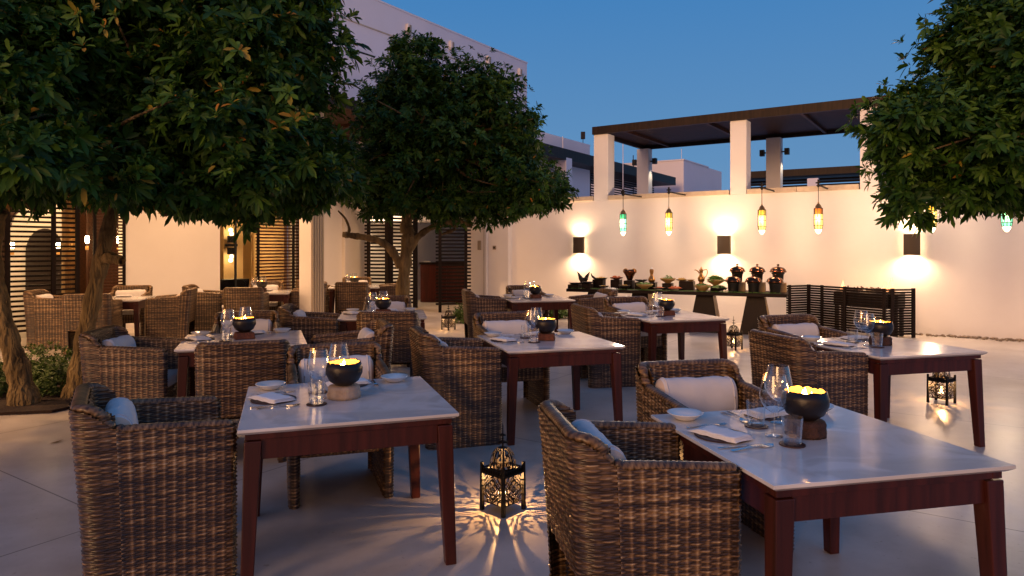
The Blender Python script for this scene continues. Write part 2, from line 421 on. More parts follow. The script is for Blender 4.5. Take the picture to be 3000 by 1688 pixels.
pr = empty('parapet_building', (2.5,22,0), 0, 'low white parapet building behind the dark side pergola', 'building')
T0 = Matrix.Translation((-2.5,-22,0))
along((-1.5,15.9),(2.51,22),2.5,4.82,3,'wall',M['plaster2'],pr,T0)
along((-1.53,15.9),(2.53,22.03),4.822,4.87,3.05,'coping',M['plaster2'],pr,T0)
bx = empty('white_box_building', (7.04,28,0), 0, 'small white box building with a sharp corner beyond the terrace', 'building')
T0 = Matrix.Translation((-7.04,-28,0))
d = frame(Vector((7.04,28,0)), (NX,NY))
MB().box(0, 5.2, 0, 4.5, 2, 5.14, T0@d).build('wall', M['plaster2'], bx)
MB().box(-.03, 3.2, -.03, 4.53, 5.141, 5.19, T0@d).build('coping', M['plaster2'], bx)
MB().tube([T0@(d@Vector((-.05,2.2,p))) for p in (3.2,4.2,5.5)], .02, 6).build('downpipe', M['blackmetal'], bx)
fp = empty('far_pergola', (10.4,24.5,0), 0, 'long dark pergola roof far behind the terrace at the right', 'pergola')
T0 = Matrix.Translation((-10.4,-24.5,0)); T = T0@frame(Vector((8.3,25.9,0)), (.85,-.527))
MB().box(0, 9, 0, 3, 4.15, 4.4, T).build('roof', M['darkwood'], fp)
mb = MB(); z = 2.6
while z < 4.1: mb.box(0, 9, .8, .84, z, z+.07, T); z += .11
mb.build('slats', M['screenwood'], fp)
MB().box(2.75, 3.1, -.4, -.1, 2.5, 4.0, T).build('column', M['plaster2'], fp)
for q in (2.6, 3.15): MB().box(q, q+.1, -.3, -.2, 3.65, 3.72, T).build('lamp', M['blackmetal'], fp)
def mast(x, y, z0, z1, box, label):
    e = empty('roof_mast', (x,y,z0), 0, label, 'antenna')
    MB().tube([(0,0,0),(0,0,z1-z0)], .012, 6).build('rod', M['blackmetal'] if box else M['plaster2'], e)
    if box: MB().box(-.07,.07,-.05,.05,z1-z0,z1-z0+.24).build('antenna_head', M['blackmetal'], e, bevel=.01)
mast(2.35, 22.6, 4.2, 5.15, True, 'thin roof mast carrying a small dark box against the sky')
mast(3.3, 20.3, 2.5, 4.65, False, 'thin pale rod seen between the first two pergola columns')
mast(7.2, 29, 5.1, 5.75, False, 'short pale rod above the white box building')

# ---------------------------------------------------------------- left building
bd = empty('main_building', facT(0), 0, 'tall white main building with flat parapet rising behind the trees', 'building')
bT = Matrix.Translation(-facT(0)) @ FT
SA, SB, SC, SD, SE, SG, SH = F_at(190), F_at(318), F_at(553), F_at(640), F_at(752), F_at(818), F_at(920)
H = 4.19
def fb(name, x0, x1, y0, y1, z0, z1, m, parent=bd, **k): return MB().box(x0, x1, y0, y1, z0, z1, bT).build(name, m, parent, **k)
fb('wall', SB, SC, 0, .3, 0, H, M['plaster'])
fb('wall', SE-.1, SH, 0, .3, 0, H, M['plaster'])
fb('wall', SG+.55, SH-.01, -.12, -.002, 0, H-.01, M['plaster'])
fb('wall', SH+2.1, 12.9, .1, .4, 0, H, M['plaster'])
fb('lintel', -8, SB-.001, 0, .3, 2.75, H, M['plaster'])
fb('lintel', SC+.001, SE-.101, 0, .3, 2.75, H, M['plaster'])
fb('jamb', SB-.06, SB-.001, -.05, .02, 0, 2.75, M['plaster'])
fb('lintel', SH+.001, SH+2.099, .1, .35, 2.8, H, M['plaster'])
# upper storeys
zt = 8.59
fb('upper_wall', -14, 12.75, .5, 6, 4.4, zt, M['plaster2'])
fb('string_line', -14, 12.77, .47, .499, zt-.86, zt-.83, M['stonecap'])
fb('parapet_coping', -14, 12.77, .48, 6, zt+.001, zt+.05, M['plaster2'])
for xd in (1025, 1133, 1226, 1305):
    s = None
    k = (xd-1287.5)/1717
    s = (15.2*k+6.08 + .5*(.832+.554*k))/(.554-.832*k)
    v = fb('vent', s-.09, s+.09, .40, .499, zt-.62, zt-.32, M['plaster'], bevel=.01)
    MB().box(s-.03, s+.05, .385, .399, zt-.60, zt-.36, bT).build('vent_slot', M['plastic'], v)
def lattice(xa, xb, z0, z1, parent=bd):
    f = lambda xd: (15.2*(xd-1287.5)/1717+6.08+.5*(.832+.554*(xd-1287.5)/1717))/(.554-.832*(xd-1287.5)/1717)
    a, b_ = f(xa), f(xb)
    w = fb('lattice_window', a, b_, .455, .499, z0, z1, M['darkwood'])
    mb = MB(); z = z0+.05
    while z < z1-.05: mb.box(a+.02, b_-.12, .41, .45, z, z+.03, bT); z += .07
    mb.build('slats', M['brownslat'], w)
lattice(870, 940, 5.9, 6.98); lattice(988, 1090, 5.9, 6.98)
lw = fb('lower_wing', -14, 5.4, -.35, .46, 4.4, 6.62, M['plaster2'])
# pergola roof over the arcade and its pillar
ar = empty('arcade_roof', facT(0), 0, 'dark slatted arcade roof along the left building above the far tables', 'roof')
roof(ar, bT, -12, 7.2, -3.75, -.36, 4.195, 4.38, 2.2)
px = (-3.68 + 6.08)*NX + (12.5-15.2)*NY; po = (-3.68+6.08)*.832 - (12.5-15.2)*.554
pil = empty('white_pillar', (-3.68,12.5,0), 0, 'white square pillar with warm fluted side standing between the far tables', 'pillar')
pT = frame(Vector((0,0,0)), (NX,NY))
MB().box(0, .31, 0, .33, 0, 4.19, pT).build('shaft', M['plaster'], pil, bevel=.006)
mb = MB()
for i in range(5): mb.box(.01+i*.059, .01+i*.059+.045, -.022, -.002, 0.02, 4.18, pT)
mb.build('fluted_face', M['cream'], pil, bevel=.008)  # cream tone paints the warm light falling on this side of the pillar

def downlight(s, o, en, lb, z=4.19):
    p = facT(s, o, z)
    e = empty('downlight', p, ang, lb, 'downlight', 'round downlights under the arcade roof')
    MB().lathe([(.07,-.06),(.075,-.0),(.06,-.0),(.055,-.05)], 16).build('housing', M['blackmetal'], e)
    MB().lathe([(.0,-.02),(.05,-.025)], 16).build('lens', M['bulb'], e)
    light('downlight_beam', 'SPOT', p+Vector((0,0,-.08)), en, (1,.54,.24), .06, rot=(0,0,0), spot=140, blend=.8)
downlight(-1.2, 1.2, 230, 'downlight in the arcade soffit before the broad white wall')
downlight(-2.3, 3.0, 260, 'downlight in the arcade soffit just left of the white pillar')
downlight(1.6, 2.9, 330, 'downlight in the arcade soffit near the white pillar')
downlight(4.2, 1.6, 330, 'downlight in the arcade soffit above the far right table')
downlight(-4.4, 2.6, 220, 'downlight in the arcade soffit before the arch louvres')
downlight(-8.2, 3.4, 700, 'downlight in the arcade soffit outside the left edge of the photo')
fb('passage_wall', SH-.3, 12.4, -1.9, -1.8, 0, 4.18, M['plaster']) if False else None
MB().box(SH-.3, SH+2.6, 1.8, 1.9, 0, 4.1, bT).build('passage_wall', M['plaster'], bd)
MB().box(SH-.3, SH+2.6, .36, 1.8, 3.0, 3.1, bT).build('passage_ceiling', M['plaster'], bd)
MB().box(SH-.4, SH-.31, .36, 1.9, 0, 4.1, bT).build('passage_wall', M['plaster'], bd)
MB().box(SH+2.61, SH+2.7, .41, 1.9, 0, 4.1, bT).build('passage_wall', M['plaster'], bd)
light('passage_light', 'POINT', facT(SH+1.1, -1.0, 2.6), 60, (1,.72,.45), .15)
light('passage_light', 'SPOT', Vector((-1.6,18.3,3.6)), 260, (1,.66,.36), .1, rot=(0,0,0), spot=140, blend=.8)

# interior behind the openings
room = empty('dining_room', facT(-1, -2), 0, 'warm lit dining room seen through the glass and louvres of the left building', 'room')
rT = Matrix.Translation(-facT(-1,-2)) @ FT
def rb(name, x0, x1, y0, y1, z0, z1, m, **k): return MB().box(x0, x1, y0, y1, z0, z1, rT).build(name, m, room, **k)
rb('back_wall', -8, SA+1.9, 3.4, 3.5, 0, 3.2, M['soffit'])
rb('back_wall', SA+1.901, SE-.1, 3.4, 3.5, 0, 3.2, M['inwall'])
rb('end_wall', SE-.2, SE-.102, .31, 3.39, 0, 3.2, M['inwall'])
rb('ceiling', -8, SE-.1, .31, 3.39, 3.0, 3.1, M['darkwood'])
rb('partition', F_at(236)+.62, SB+.75, 1.58, 1.66, 0, 2.99, M['soffit'])
rb('partition', SC-.1, SC-.02, .31, 3.39, 0, 2.99, M['inwall'])
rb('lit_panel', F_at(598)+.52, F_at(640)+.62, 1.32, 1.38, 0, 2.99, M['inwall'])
# arched dark doorway in a pale arch
mb = MB(); cx = F_at(116)+1.30; ys = 3.36
def archpoly(w, h, y, cx):
    pts = [(cx-w/2, 0), (cx+w/2, 0)] + [(cx + w/2*math.cos(a)*(1-.0*a), h-w/2+ (w*.75)*math.sin(a)) for a in np.linspace(0, math.pi, 16)]
    return pts
def archmesh(w, h, y0, y1, cx, name, m):
    pts = archpoly(w, h, 0, cx); n = len(pts)
    vs = [rT@Vector((x, y0, z)) for x, z in pts] + [rT@Vector((x, y1, z)) for x, z in pts]
    MB().add(vs, [tuple(range(n)), tuple(reversed(range(n, 2*n)))] + [(i,(i+1)%n,(i+1)%n+n,i+n) for i in range(n)]).build(name, m, room)
archmesh(1.35, 2.3, 3.30, 3.395, cx, 'pale_arch', M['plaster'])
archmesh(.72, 1.8, 3.24, 3.298, cx, 'dark_arch', M['doorway'])
# curtain in the left opening
vs = []; n = 40
x0, x1 = F_at(205), F_at(245)
mb = MB()
for i in range(n+1):
    x = x0+(x1-x0)*i/n; y = .75+.05*math.sin(i*1.1)
    vs += [rT@Vector((x,y,.3)), rT@Vector((x,y,2.99))]
mb.add(vs, [(2*i,2*i+2,2*i+3,2*i+1) for i in range(n)]).build('curtain', M['curtain'], room, smooth=True)
def wall_lamp(sx, y, z, label):
    p = facT(sx, -y, z)
    e = empty('wall_lamp', p, ang, label, 'wall lamp', 'small glowing wall lamps inside the left building')
    MB().lathe([(.028,-.07),(.035,.0),(.028,.07)], 12, cap=True).build('lamp_shade', M['bulb'], e, smooth=True)
    MB().box(-.03,.03,.045,.08,-.2,-.13).build('bracket', M['brass'], e)
    light('lamp_light', 'POINT', p+Vector((.12,-.2,0)), 12, WARM, .05)
wall_lamp(F_at(22)+.78, 2.0, 1.62, 'small glowing wall lamp behind louvres, leftmost in the photo')
wall_lamp(F_at(152)+.80, 2.0, 1.62, 'small glowing wall lamp behind louvres, right of the dark arch')
wall_lamp(F_at(225)+.30, .75, 1.72, 'glowing wall lamp beside the cream curtain')
wall_lamp(F_at(308)+.30, .75, 1.72, 'glowing wall lamp behind the leaning trunk at the white wall edge')
# double lamp behind the glass
p = facT(F_at(617)+.44, -1.17, 1.62)
e = empty('wall_lamp', p, ang, 'black up-and-down wall lamp glowing behind the tall glass pane', 'wall lamp', 'small glowing wall lamps inside the left building')
MB().box(-.09,.09,-.06,.06,.06,.22).build('upper_shade', M['blackmetal'], e)
MB().box(-.09,.09,-.06,.06,-.22,-.06).build('lower_shade', M['blackmetal'], e)
MB().box(-.14,.14,.0,.05,-.03,.03).build('bracket', M['blackmetal'], e)
MB().lathe([(.03,-.04),(.045,0),(.03,.04)], 10, T=Matrix.Translation((0,0,.27)), cap=True).lathe([(.03,-.04),(.045,0),(.03,.04)], 10, T=Matrix.Translation((0,0,-.27)), cap=True).build('bulb', M['bulb'], e)
light('lamp_light', 'POINT', p+Vector((0,-.05,.36)), 16, WARM, .05); light('lamp_light', 'POINT', p+Vector((0,-.05,-.36)), 16, WARM, .05)
light('room_light', 'POINT', facT(-2.5,-2.2,2.75), 60, WARM, .2)
light('room_light', 'POINT', facT(-.0,-2.6,2.4), 12, WARM, .2)
# glazing
gz = empty('glass_pane', facT(SC), 0, 'tall clear window pane right of the broad white wall', 'window')
gT = Matrix.Translation(-facT(SC))@FT
MB().box(SC+.02, SD, .10, .115, .05, 2.74, gT).build('pane', M['winglass'], gz)
MB().box(SC, SC+.02, .06, .15, 0, 2.745, gT).build('frame', M['blackmetal'], gz)
MB().box((SC+SD)/2-.02, (SC+SD)/2+.02, .06, .099, 0.05, 2.74, gT).build('mullion', M['blackmetal'], gz)
MB().box(SC+.02, SD, .06, .15, 0.0, .049, gT).build('sill', M['blackmetal'], gz)
MB().box(SC+.03, SD-.02, .16, .5, .1, .85, gT).build('window_ledge', M['blackwood'], gz)

def screen(p0, p1, z0, z1, label, posts=(0.,1.), pitch=.085, slat=.042, th=.05, m='screenwood', cat='screen', name='louvred_screen', group='dark louvred screens', over=.0, pw=.07):
    p0 = Vector((p0[0],p0[1],0)); p1 = Vector((p1[0],p1[1],0)); L = (p1-p0).length
    e = empty(name, p0, 0, label, cat, group)
    T = frame(Vector((0,0,0)), p1-p0)
    mb = MB(); z = z0
    while z < z1: mb.box(-over, L+over, -th/2, th/2, z, z+slat, T); z += pitch
    mb.build('slats', M[m], e)
    for q in posts:
        x = q*L; MB().box(x-pw/2, x+pw/2, -th/2-.03, -th/2-.001, 0 if z0 < .25 else z0-.02, z1+.02, T).build('post', M['screenwood'], e)
    return e
P2 = lambda s, o: tuple(facT(s, o)[:2])
screen(P2(F_at(-40), .03), P2(SA, .03), .12, 2.72, 'dark louvred screen hiding the pale arch at the far left', (0,.22,.72,1), .085, .036)
screen(P2(SB-.62, .03), P2(SB-.07, .03), .12, 2.72, 'narrow brown louvred screen touching the broad white wall', (0.02,.98), .06, .03, m='brownslat', pw=.05)
screen(P2(SD+.02, .03), P2(SE-.02, .03), .12, 2.72, 'brown louvred screen between tall glass and white pillar', (0.02,.83,.98), .075, .036, m='brownslat', pw=.06)
screen((-3.75,17.4), (-3.15,17.25), .12, 2.9, 'upright louvred screen left of the forked trunk', (.2,1.), .09, .045, over=.0, pw=.09)
screen((-3.12,17.24), (-2.5,17.75), .12, 2.9, 'angled louvred screen mostly hidden behind the forked trunk', (.05,.95), .09, .045, pw=.13)
screen((-1.84,16.45), (-1.0,16.6), .18, 2.9, 'louvred screen between the forked tree and the wall end', (.12,.85), .085, .04, pw=.075)
# sideboard in the passage
cb = empty('sideboard', (-2.6,19.5,0), R(-8), 'dark red wooden sideboard standing in the passage behind the screen', 'sideboard')
MB().box(-.02,1.55,0,.55,0,1.08).build('carcass', M['redwood2'], cb, bevel=.01)
MB().box(-.05,1.58,-.03,.58,1.082,1.14).build('top', M['blackwood'], cb, bevel=.006)
for i in range(2): MB().box(.04+i*.76,.75+i*.76,-.02,-.001,.08,1.0).build('door', M['redwood2'], cb, bevel=.006)
MB().box(.05,.25,.1,.3,1.141,1.17).build('tray', M['china'], cb)
# switches on the wall end
e = tag(MB().box(-.05,.05,-.03,.0,-.12,.12).build('junction_box', M['plastic'], T=frame(wallT(W_at(1219),.221,1.62),(.832,-.554)), bevel=.006), 'taller beige electric box on the white wall end', 'switch box')
e = empty('wall_switch', wallT(W_at(1237)-.2,.163,1.56), math.atan2(-.554,.832), 'small square beige switch right of the taller electric box', 'switch')
MB().box(-.05,.05,-.02,0,-.05,.05).build('plate', M['plastic'], e, bevel=.004)
MB().box(-.03,.03,-.026,-.021,-.025,.025).build('rocker', M['sconce'], e)
tag(MB().tube([wallT(W_at(1235)+.06,.232,z) for z in (0,1.3,2.6)], .009, 6).build('conduit', M['plastic']), 'thin vertical conduit down the white wall end', 'conduit')

# ---------------------------------------------------------------- sconces and pendants
ROTW = math.atan2(-.554, .832)
SG_ = 'bronze up-and-down sconces on the courtyard wall'
for xd, lb in ((1460,'dark bronze sconce above the left end of the buffet'), (1824,'dark bronze sconce above the chafing pots of the buffet'), (2294,'dark bronze sconce under the right tree, above the slatted fire screen'), (-1.9,'dark bronze sconce on the wall beyond the right edge of the photo')):
    t = W_at(xd) if xd > 0 else xd; p = wallT(t, .0, 1.62)
    e = empty('wall_sconce', p, ROTW, lb, 'sconce', SG_)
    mb = MB(); n = 10; pts = [(-.13,-.05)] + [(-.13+.26*i/n, -.13-.025*math.sin(math.pi*i/n)) for i in range(n+1)] + [(.13,-.05)]
    vs = [(x,y,z) for z in (-.19,.19) for x, y in pts]; k = len(pts)
    vs += [(x*.94,(y+.05)*.92-.05,z) for z in (-.19,.19) for x, y in pts]
    mb.add(vs, [(i,i+1,k+i+1,k+i) for i in range(k-1)] + [(2*k+i,3*k+i,3*k+i+1,2*k+i+1) for i in range(k-1)])
    mb.build('shade', M['sconce'], e)
    MB().box(-.05,.05,-.05,0,-.06,.06).build('backplate', M['sconce'], e)
    MB().lathe([(.0,-.03),(.03,-.02),(.035,0),(.03,.02),(0,.03)], 12, T=Matrix.Translation((0,-.09,.08))).lathe([(.0,-.03),(.03,-.02),(.035,0),(.03,.02),(0,.03)], 12, T=Matrix.Translation((0,-.09,-.08))).build('bulb', M['bulb'], e)
    for sgn in (1,-1):
        q = wallT(t, .125, 1.62+sgn*.185)
        light('sconce_light', 'SPOT', q, 36 if sgn > 0 else 62, (1,.60,.33), .045, rot=(0 if sgn < 0 else math.pi, 0, 0), spot=165, blend=.9)
def pendant(xd, kind, lb):
    kk = (xd-1287.5)/1717; L = 1.02
    # wall position whose arm end falls at this bearing
    t = ((8.6-NX*L) - kk*(11.47-NY*L))/(.832+.554*kk)
    p = wallT(t, L, 2.70)
    e = empty('pendant_lantern', p, ROTW, lb, 'hanging lantern', 'coloured glass lanterns hanging on arms along the courtyard wall')
    MB().box(-.012,.012,0,L-.02,-.02,.005).build('arm', M['iron'], e)
    mb = MB().box(-.015,.015,-.015,.015,-.05,.09); mb.box(-.045,.045,-.012,.012,.02,.045); mb.box(-.03,.03,-.012,.012,-.03,-.01)
    mb.build('hook', M['iron'], e)
    MB().tube([(0,0,-.05),(0,0,-.34)], .006, 6).build('chain', M['iron'], e)
    MB().lathe([(.004,-.30),(.012,-.32),(.012,-.34),(.04,-.37),(.055,-.40),(.05,-.405),(.07,-.43)], 12).build('cap', M['brass'], e, smooth=False)
    c1, c2 = {'g':('g_green','g_green2'), 'y':('g_yellow','g_yellow2'), 'a':('g_amber','g_yellow2')}[kind]
    MB().lathe([(.066,-.43),(.070,-.53)], 8).build('upper_glass', M[c1], e)
    MB().lathe([(.070,-.53),(.070,-.74),(.058,-.80)], 8).build('lower_glass', M[c2], e)
    MB().lathe([(.056,-.80),(.050,-.84),(.02,-.885),(.0,-.89)], 8).build('tip_glass', M['g_white'], e)
    mb = MB()
    for i in range(8):
        a = 2*math.pi*i/8
        mb.tube([(.071*math.cos(a),.071*math.sin(a),-.43),(.073*math.cos(a),.073*math.sin(a),-.74),(.061*math.cos(a),.061*math.sin(a),-.80)], .006, 4)
    for z, r in ((-.43,.071),(-.53,.073),(-.63,.073),(-.74,.073),(-.80,.061)):
        mb.lathe([(r-.003,z-.006),(r+.004,z-.006),(r+.004,z+.006),(r-.003,z+.006),(r-.003,z-.006)], 8)
    mb.build('frame', M['iron'], e)
    light('pendant_light', 'POINT', p+Vector((-.12*NX,-.12*NY,-.62)), 56, {'g':(1,.70,.46),'y':(1,.64,.40),'a':(1,.60,.38)}[kind], .08)
pendant(1567,'g','green glass lantern, leftmost of the hanging row')
pendant(1682,'y','yellow glass lantern between the green one and the middle sconce')
pendant(1916,'y','narrow yellow glass lantern above the copper chafing pots')
pendant(2058,'a','orange topped glass lantern above the slatted fire screen')
pendant(2343,'y','yellow glass lantern half hidden by the right tree crown')
pendant(2532,'g','green glass lantern at the photo right edge under the right tree')

# ---------------------------------------------------------------- fire screen and grill, pebbles
FS = 'slatted black screens round the fire grill'
screen((5.20,12.9),(5.67,13.10),.05,.84,'left end slatted screen beside the buffet end',(0.04,.96),.045,.032, group=FS, name='slatted_screen', pw=.05)
screen((5.70,13.1),(6.46,11.75),.05,.84,'long slatted black screen in front of the fire grill',(.02,.2,.5,.98),.045,.032, group=FS, name='slatted_screen', pw=.05)
screen((6.52,11.8),(6.98,11.88),.05,.84,'short slatted black screen at the right end, before the blank wall',(.06,.94),.045,.030, group=FS, name='slatted_screen', pw=.06)
gr = empty('fire_grill', (6.45,12.35,0), R(-48), 'dark metal fire grill burning behind the long slatted screen', 'grill')
MB().box(-.55,.55,-.18,.18,.5,.76).build('fire_box', M['blackmetal'], gr, bevel=.01)
for x in (-.5,.5):
    for y in (-.14,.14): MB().box(x-.03,x+.03,y-.03,y+.03,0,.5).build('leg', M['blackmetal'], gr)
mb = MB(); rg = random.Random(3)
for i in range(36):
    x = rg.uniform(-.42,.42); y = rg.uniform(-.09,.09); a = rg.uniform(0,6.28)
    mb.tube([(x-.08*math.cos(a),y-.08*math.sin(a),.775),(x+.08*math.cos(a),y+.08*math.sin(a),.80+rg.random()*.05)], .014, 5)
mb.build('logs', M['bark_stand'], gr)
def flames(mb, x, y, z, h, w, rg):
    for i in range(5):
        a = rg.uniform(0, 6.28); r_ = w*.4*rg.random(); hh = h*rg.uniform(.5,1)
        mb.lathe([(w*.18,0),(w*.24,hh*.2),(w*.14,hh*.55),(.0,hh)], 7, T=Matrix.Translation((x+r_*math.cos(a), y+r_*math.sin(a), z)))
mb = MB(); flames(mb,-.45,0,.76,.24,.16,rg); flames(mb,.35,0,.76,.30,.22,rg)
mb.build('flames', M['flame2'], gr, smooth=True)
light('fire_light','POINT',(6.40,12.3,.95),4,(1,.5,.2),.12)
V=[];rg=random.Random(5); mb=MB()
for i in range(420):
    t = rg.uniform(-3.5, 2.2); o = .04+abs(rg.gauss(0,.08)); p = wallT(t, o, 0); r_ = rg.uniform(.015,.045)
    mb.lathe([(r_*.6,0),(r_,r_*.35),(r_*.8,r_*.8),(0,r_)], 6, T=Matrix.Translation(p)@Matrix.Rotation(rg.random()*6,4,'Z')@Matrix.Diagonal((1,rg.uniform(.6,1),.9,1)))
tag(mb.build('pebbles', M['pebble'], smooth=True), kind='stuff')
# ---------------------------------------------------------------- woven chairs
def hsh(a, b=0):
    v = np.sin(a*127.1 + b*311.7)*43758.5453
    return v - np.floor(v)
PITCH, STAKE = .0095, .040
def ctop(y, back=False):
    t = np.clip((-.13 - y)/.15, 0, 1); return .775 - .028*np.clip((y+.1)/.4, 0, 1) + .105*(t*t*(3-2*t))
def shear(P):
    w = np.clip((-.02-P[...,1])/.26, 0, 1); z = np.clip(P[...,2]/.88, 0, 1.1)
    P[...,1] -= w*.055*z**1.6
    P[...,0] *= 1 + .02*z
    return P
def weave(paths, name, parent, braids=()):
    """paths: list of (xy points, normals, bottom(xy), top(xy), u0) ; wicker sheets as one mesh"""
    Vs, Fs, Ts = [], [], []; off = 0
    for pts, nor, bot, top, u0 in paths:
        pts = np.array(pts); nor = np.array(nor)
        seg = np.r_[0, np.cumsum(np.hypot(*(pts[1:]-pts[:-1]).T))]; L = seg[-1]
        nu = max(2, int(L/(STAKE/4.))+1); u = np.linspace(0, L, nu)
        X = np.interp(u, seg, pts[:,0]); Y = np.interp(u, seg, pts[:,1]); NXx = np.interp(u, seg, nor[:,0]); NYy = np.interp(u, seg, nor[:,1])
        dz = PITCH/4; nz = int(.89/dz); z = np.arange(nz)*dz
        U, Z = np.meshgrid(u+u0, z)
        warp = .0012*np.sin(U*13+Z*9)+.0007*np.sin(U*41+Z*31+1.7)
        zz = Z + warp*0
        i = np.floor(Z/PITCH+1e-6); ph = Z/PITCH - i
        prof = np.sqrt(np.clip(1-(2*ph-1)**2, 0, 1))
        rowr = hsh(i, u0*7+1)
        over = np.cos(np.pi*(U/STAKE + i)) * (.75+.5*rowr)
        stake = np.exp(-((U/STAKE - np.round(U/STAKE))*STAKE/.004)**2)
        h = .0040*prof + .0042*over*prof + .0050*stake*(over < 0)
        h += .0012*np.sin(U*37+i*1.9) + .0010*(hsh(i, np.floor(U/STAKE))-.5)
        P = np.stack([X[None,:]+NXx[None,:]*h, Y[None,:]+NYy[None,:]*h, Z+warp*1.3+.0015*(rowr-.5)], -1)
        tint = .22*hsh(np.floor(U/STAKE+ .5*(i % 2)), i) + .34*rowr**1.3 + .32*stake + .20*prof*(over > 0)  # random strand tone, plus shade painted in: gaps darker than raised strands
        tint = np.clip(tint + .05*np.sin(U*11+Z*7+u0*3), 0, 1)
        tt = np.array([top(x, y) for x, y in zip(X, Y)]); bb = np.array([bot(x, y) for x, y in zip(X, Y)])
        P = shear(P)
        idx = np.arange(nz*nu).reshape(nz, nu)
        ok = (z[:-1,None]+dz*.5 < tt[None,:-1]) & (z[:-1,None]+dz*.5 > bb[None,:-1])
        f = np.stack([idx[:-1,:-1], idx[:-1,1:], idx[1:,1:], idx[1:,:-1]], -1)[ok]
        used = np.unique(f); mp_ = -np.ones(nz*nu, int); mp_[used] = np.arange(len(used))
        Vs.append(P.reshape(-1,3)[used]); Ts.append(tint.reshape(-1)[used]); Fs.append(mp_[f]+off); off += len(used)
    for line, r in braids:
        L = np.array(line, float); d = np.gradient(L, axis=0); d /= np.linalg.norm(d, axis=1)[:,None]+1e-9
        seg = np.r_[0, np.cumsum(np.linalg.norm(L[1:]-L[:-1], axis=1))]; n = max(3, int(seg[-1]/.007))
        u = np.linspace(0, seg[-1], n); C = np.stack([np.interp(u, seg, L[:,k]) for k in range(3)], -1)
        D = np.stack([np.interp(u, seg, d[:,k]) for k in range(3)], -1); D /= np.linalg.norm(D, axis=1)[:,None]
        up = np.tile([0,0,1.], (n,1)); up[np.abs(D[:,2]) > .8] = [1,0,0]
        A = np.cross(D, up); A /= np.linalg.norm(A, axis=1)[:,None]; B = np.cross(D, A)
        m_ = 10; th = np.linspace(0, 2*np.pi, m_, endpoint=False)
        tp_ = np.sqrt(np.clip(np.minimum(u, seg[-1]-u)/.02, .0, 1))[:,None]; rr = (r-.003)*tp_*(1 + .18*np.abs(np.sin(u[:,None]*np.pi/.024 + th[None,:])) )
        P = C[:,None,:] + rr[...,None]*(np.cos(th)[None,:,None]*A[:,None,:]+np.sin(th)[None,:,None]*B[:,None,:]*.8)
        P = shear(P)
        tint = np.clip(.10+.42*np.abs(np.sin(u[:,None]*np.pi/.024 + th[None,:])) + .25*hsh(np.floor(u/.024))[:,None], 0, 1)
        idx = np.arange(n*m_).reshape(n, m_)
        nx = np.roll(idx, -1, axis=1)
        f = np.stack([idx[:-1], nx[:-1], nx[1:], idx[1:]], -1).reshape(-1,4)
        Vs.append(P.reshape(-1,3)); Ts.append(tint.ravel()); Fs.append(f+off); off += n*m_
    return npmesh(name, np.concatenate(Vs), [np.concatenate(Fs)], M['wicker'], np.concatenate(Ts), parent, smooth=True)

HW, HD, TH, RC = .31, .30, .055, .075
def outer_back():
    pts, nor = [], []
    pts.append((-HW, -.16)); nor.append((-1,0))
    for a in np.linspace(math.pi, 1.5*math.pi, 9):
        pts.append((-HW+RC+RC*math.cos(a), -HD+RC+RC*math.sin(a))); nor.append((math.cos(a), math.sin(a)))
    for a in np.linspace(1.5*math.pi, 2*math.pi, 9):
        pts.append((HW-RC+RC*math.cos(a), -HD+RC+RC*math.sin(a))); nor.append((math.cos(a), math.sin(a)))
    pts.append((HW, -.16)); nor.append((1,0))
    return pts, nor
def inner_back():
    r = RC-TH+.02; w = HW-TH; d = HD-TH; pts, nor = [], []
    pts.append((w, -.16)); nor.append((-1,0))
    for a in np.linspace(2*math.pi, 1.5*math.pi, 6):
        pts.append((w-r+r*math.cos(a), -d+r+r*math.sin(a))); nor.append((-math.cos(a), -math.sin(a)))
    for a in np.linspace(1.5*math.pi, math.pi, 6):
        pts.append((-w+r+r*math.cos(a), -d+r+r*math.sin(a))); nor.append((-math.cos(a), -math.sin(a)))
    pts.append((-w, -.16)); nor.append((1,0))
    return pts, nor
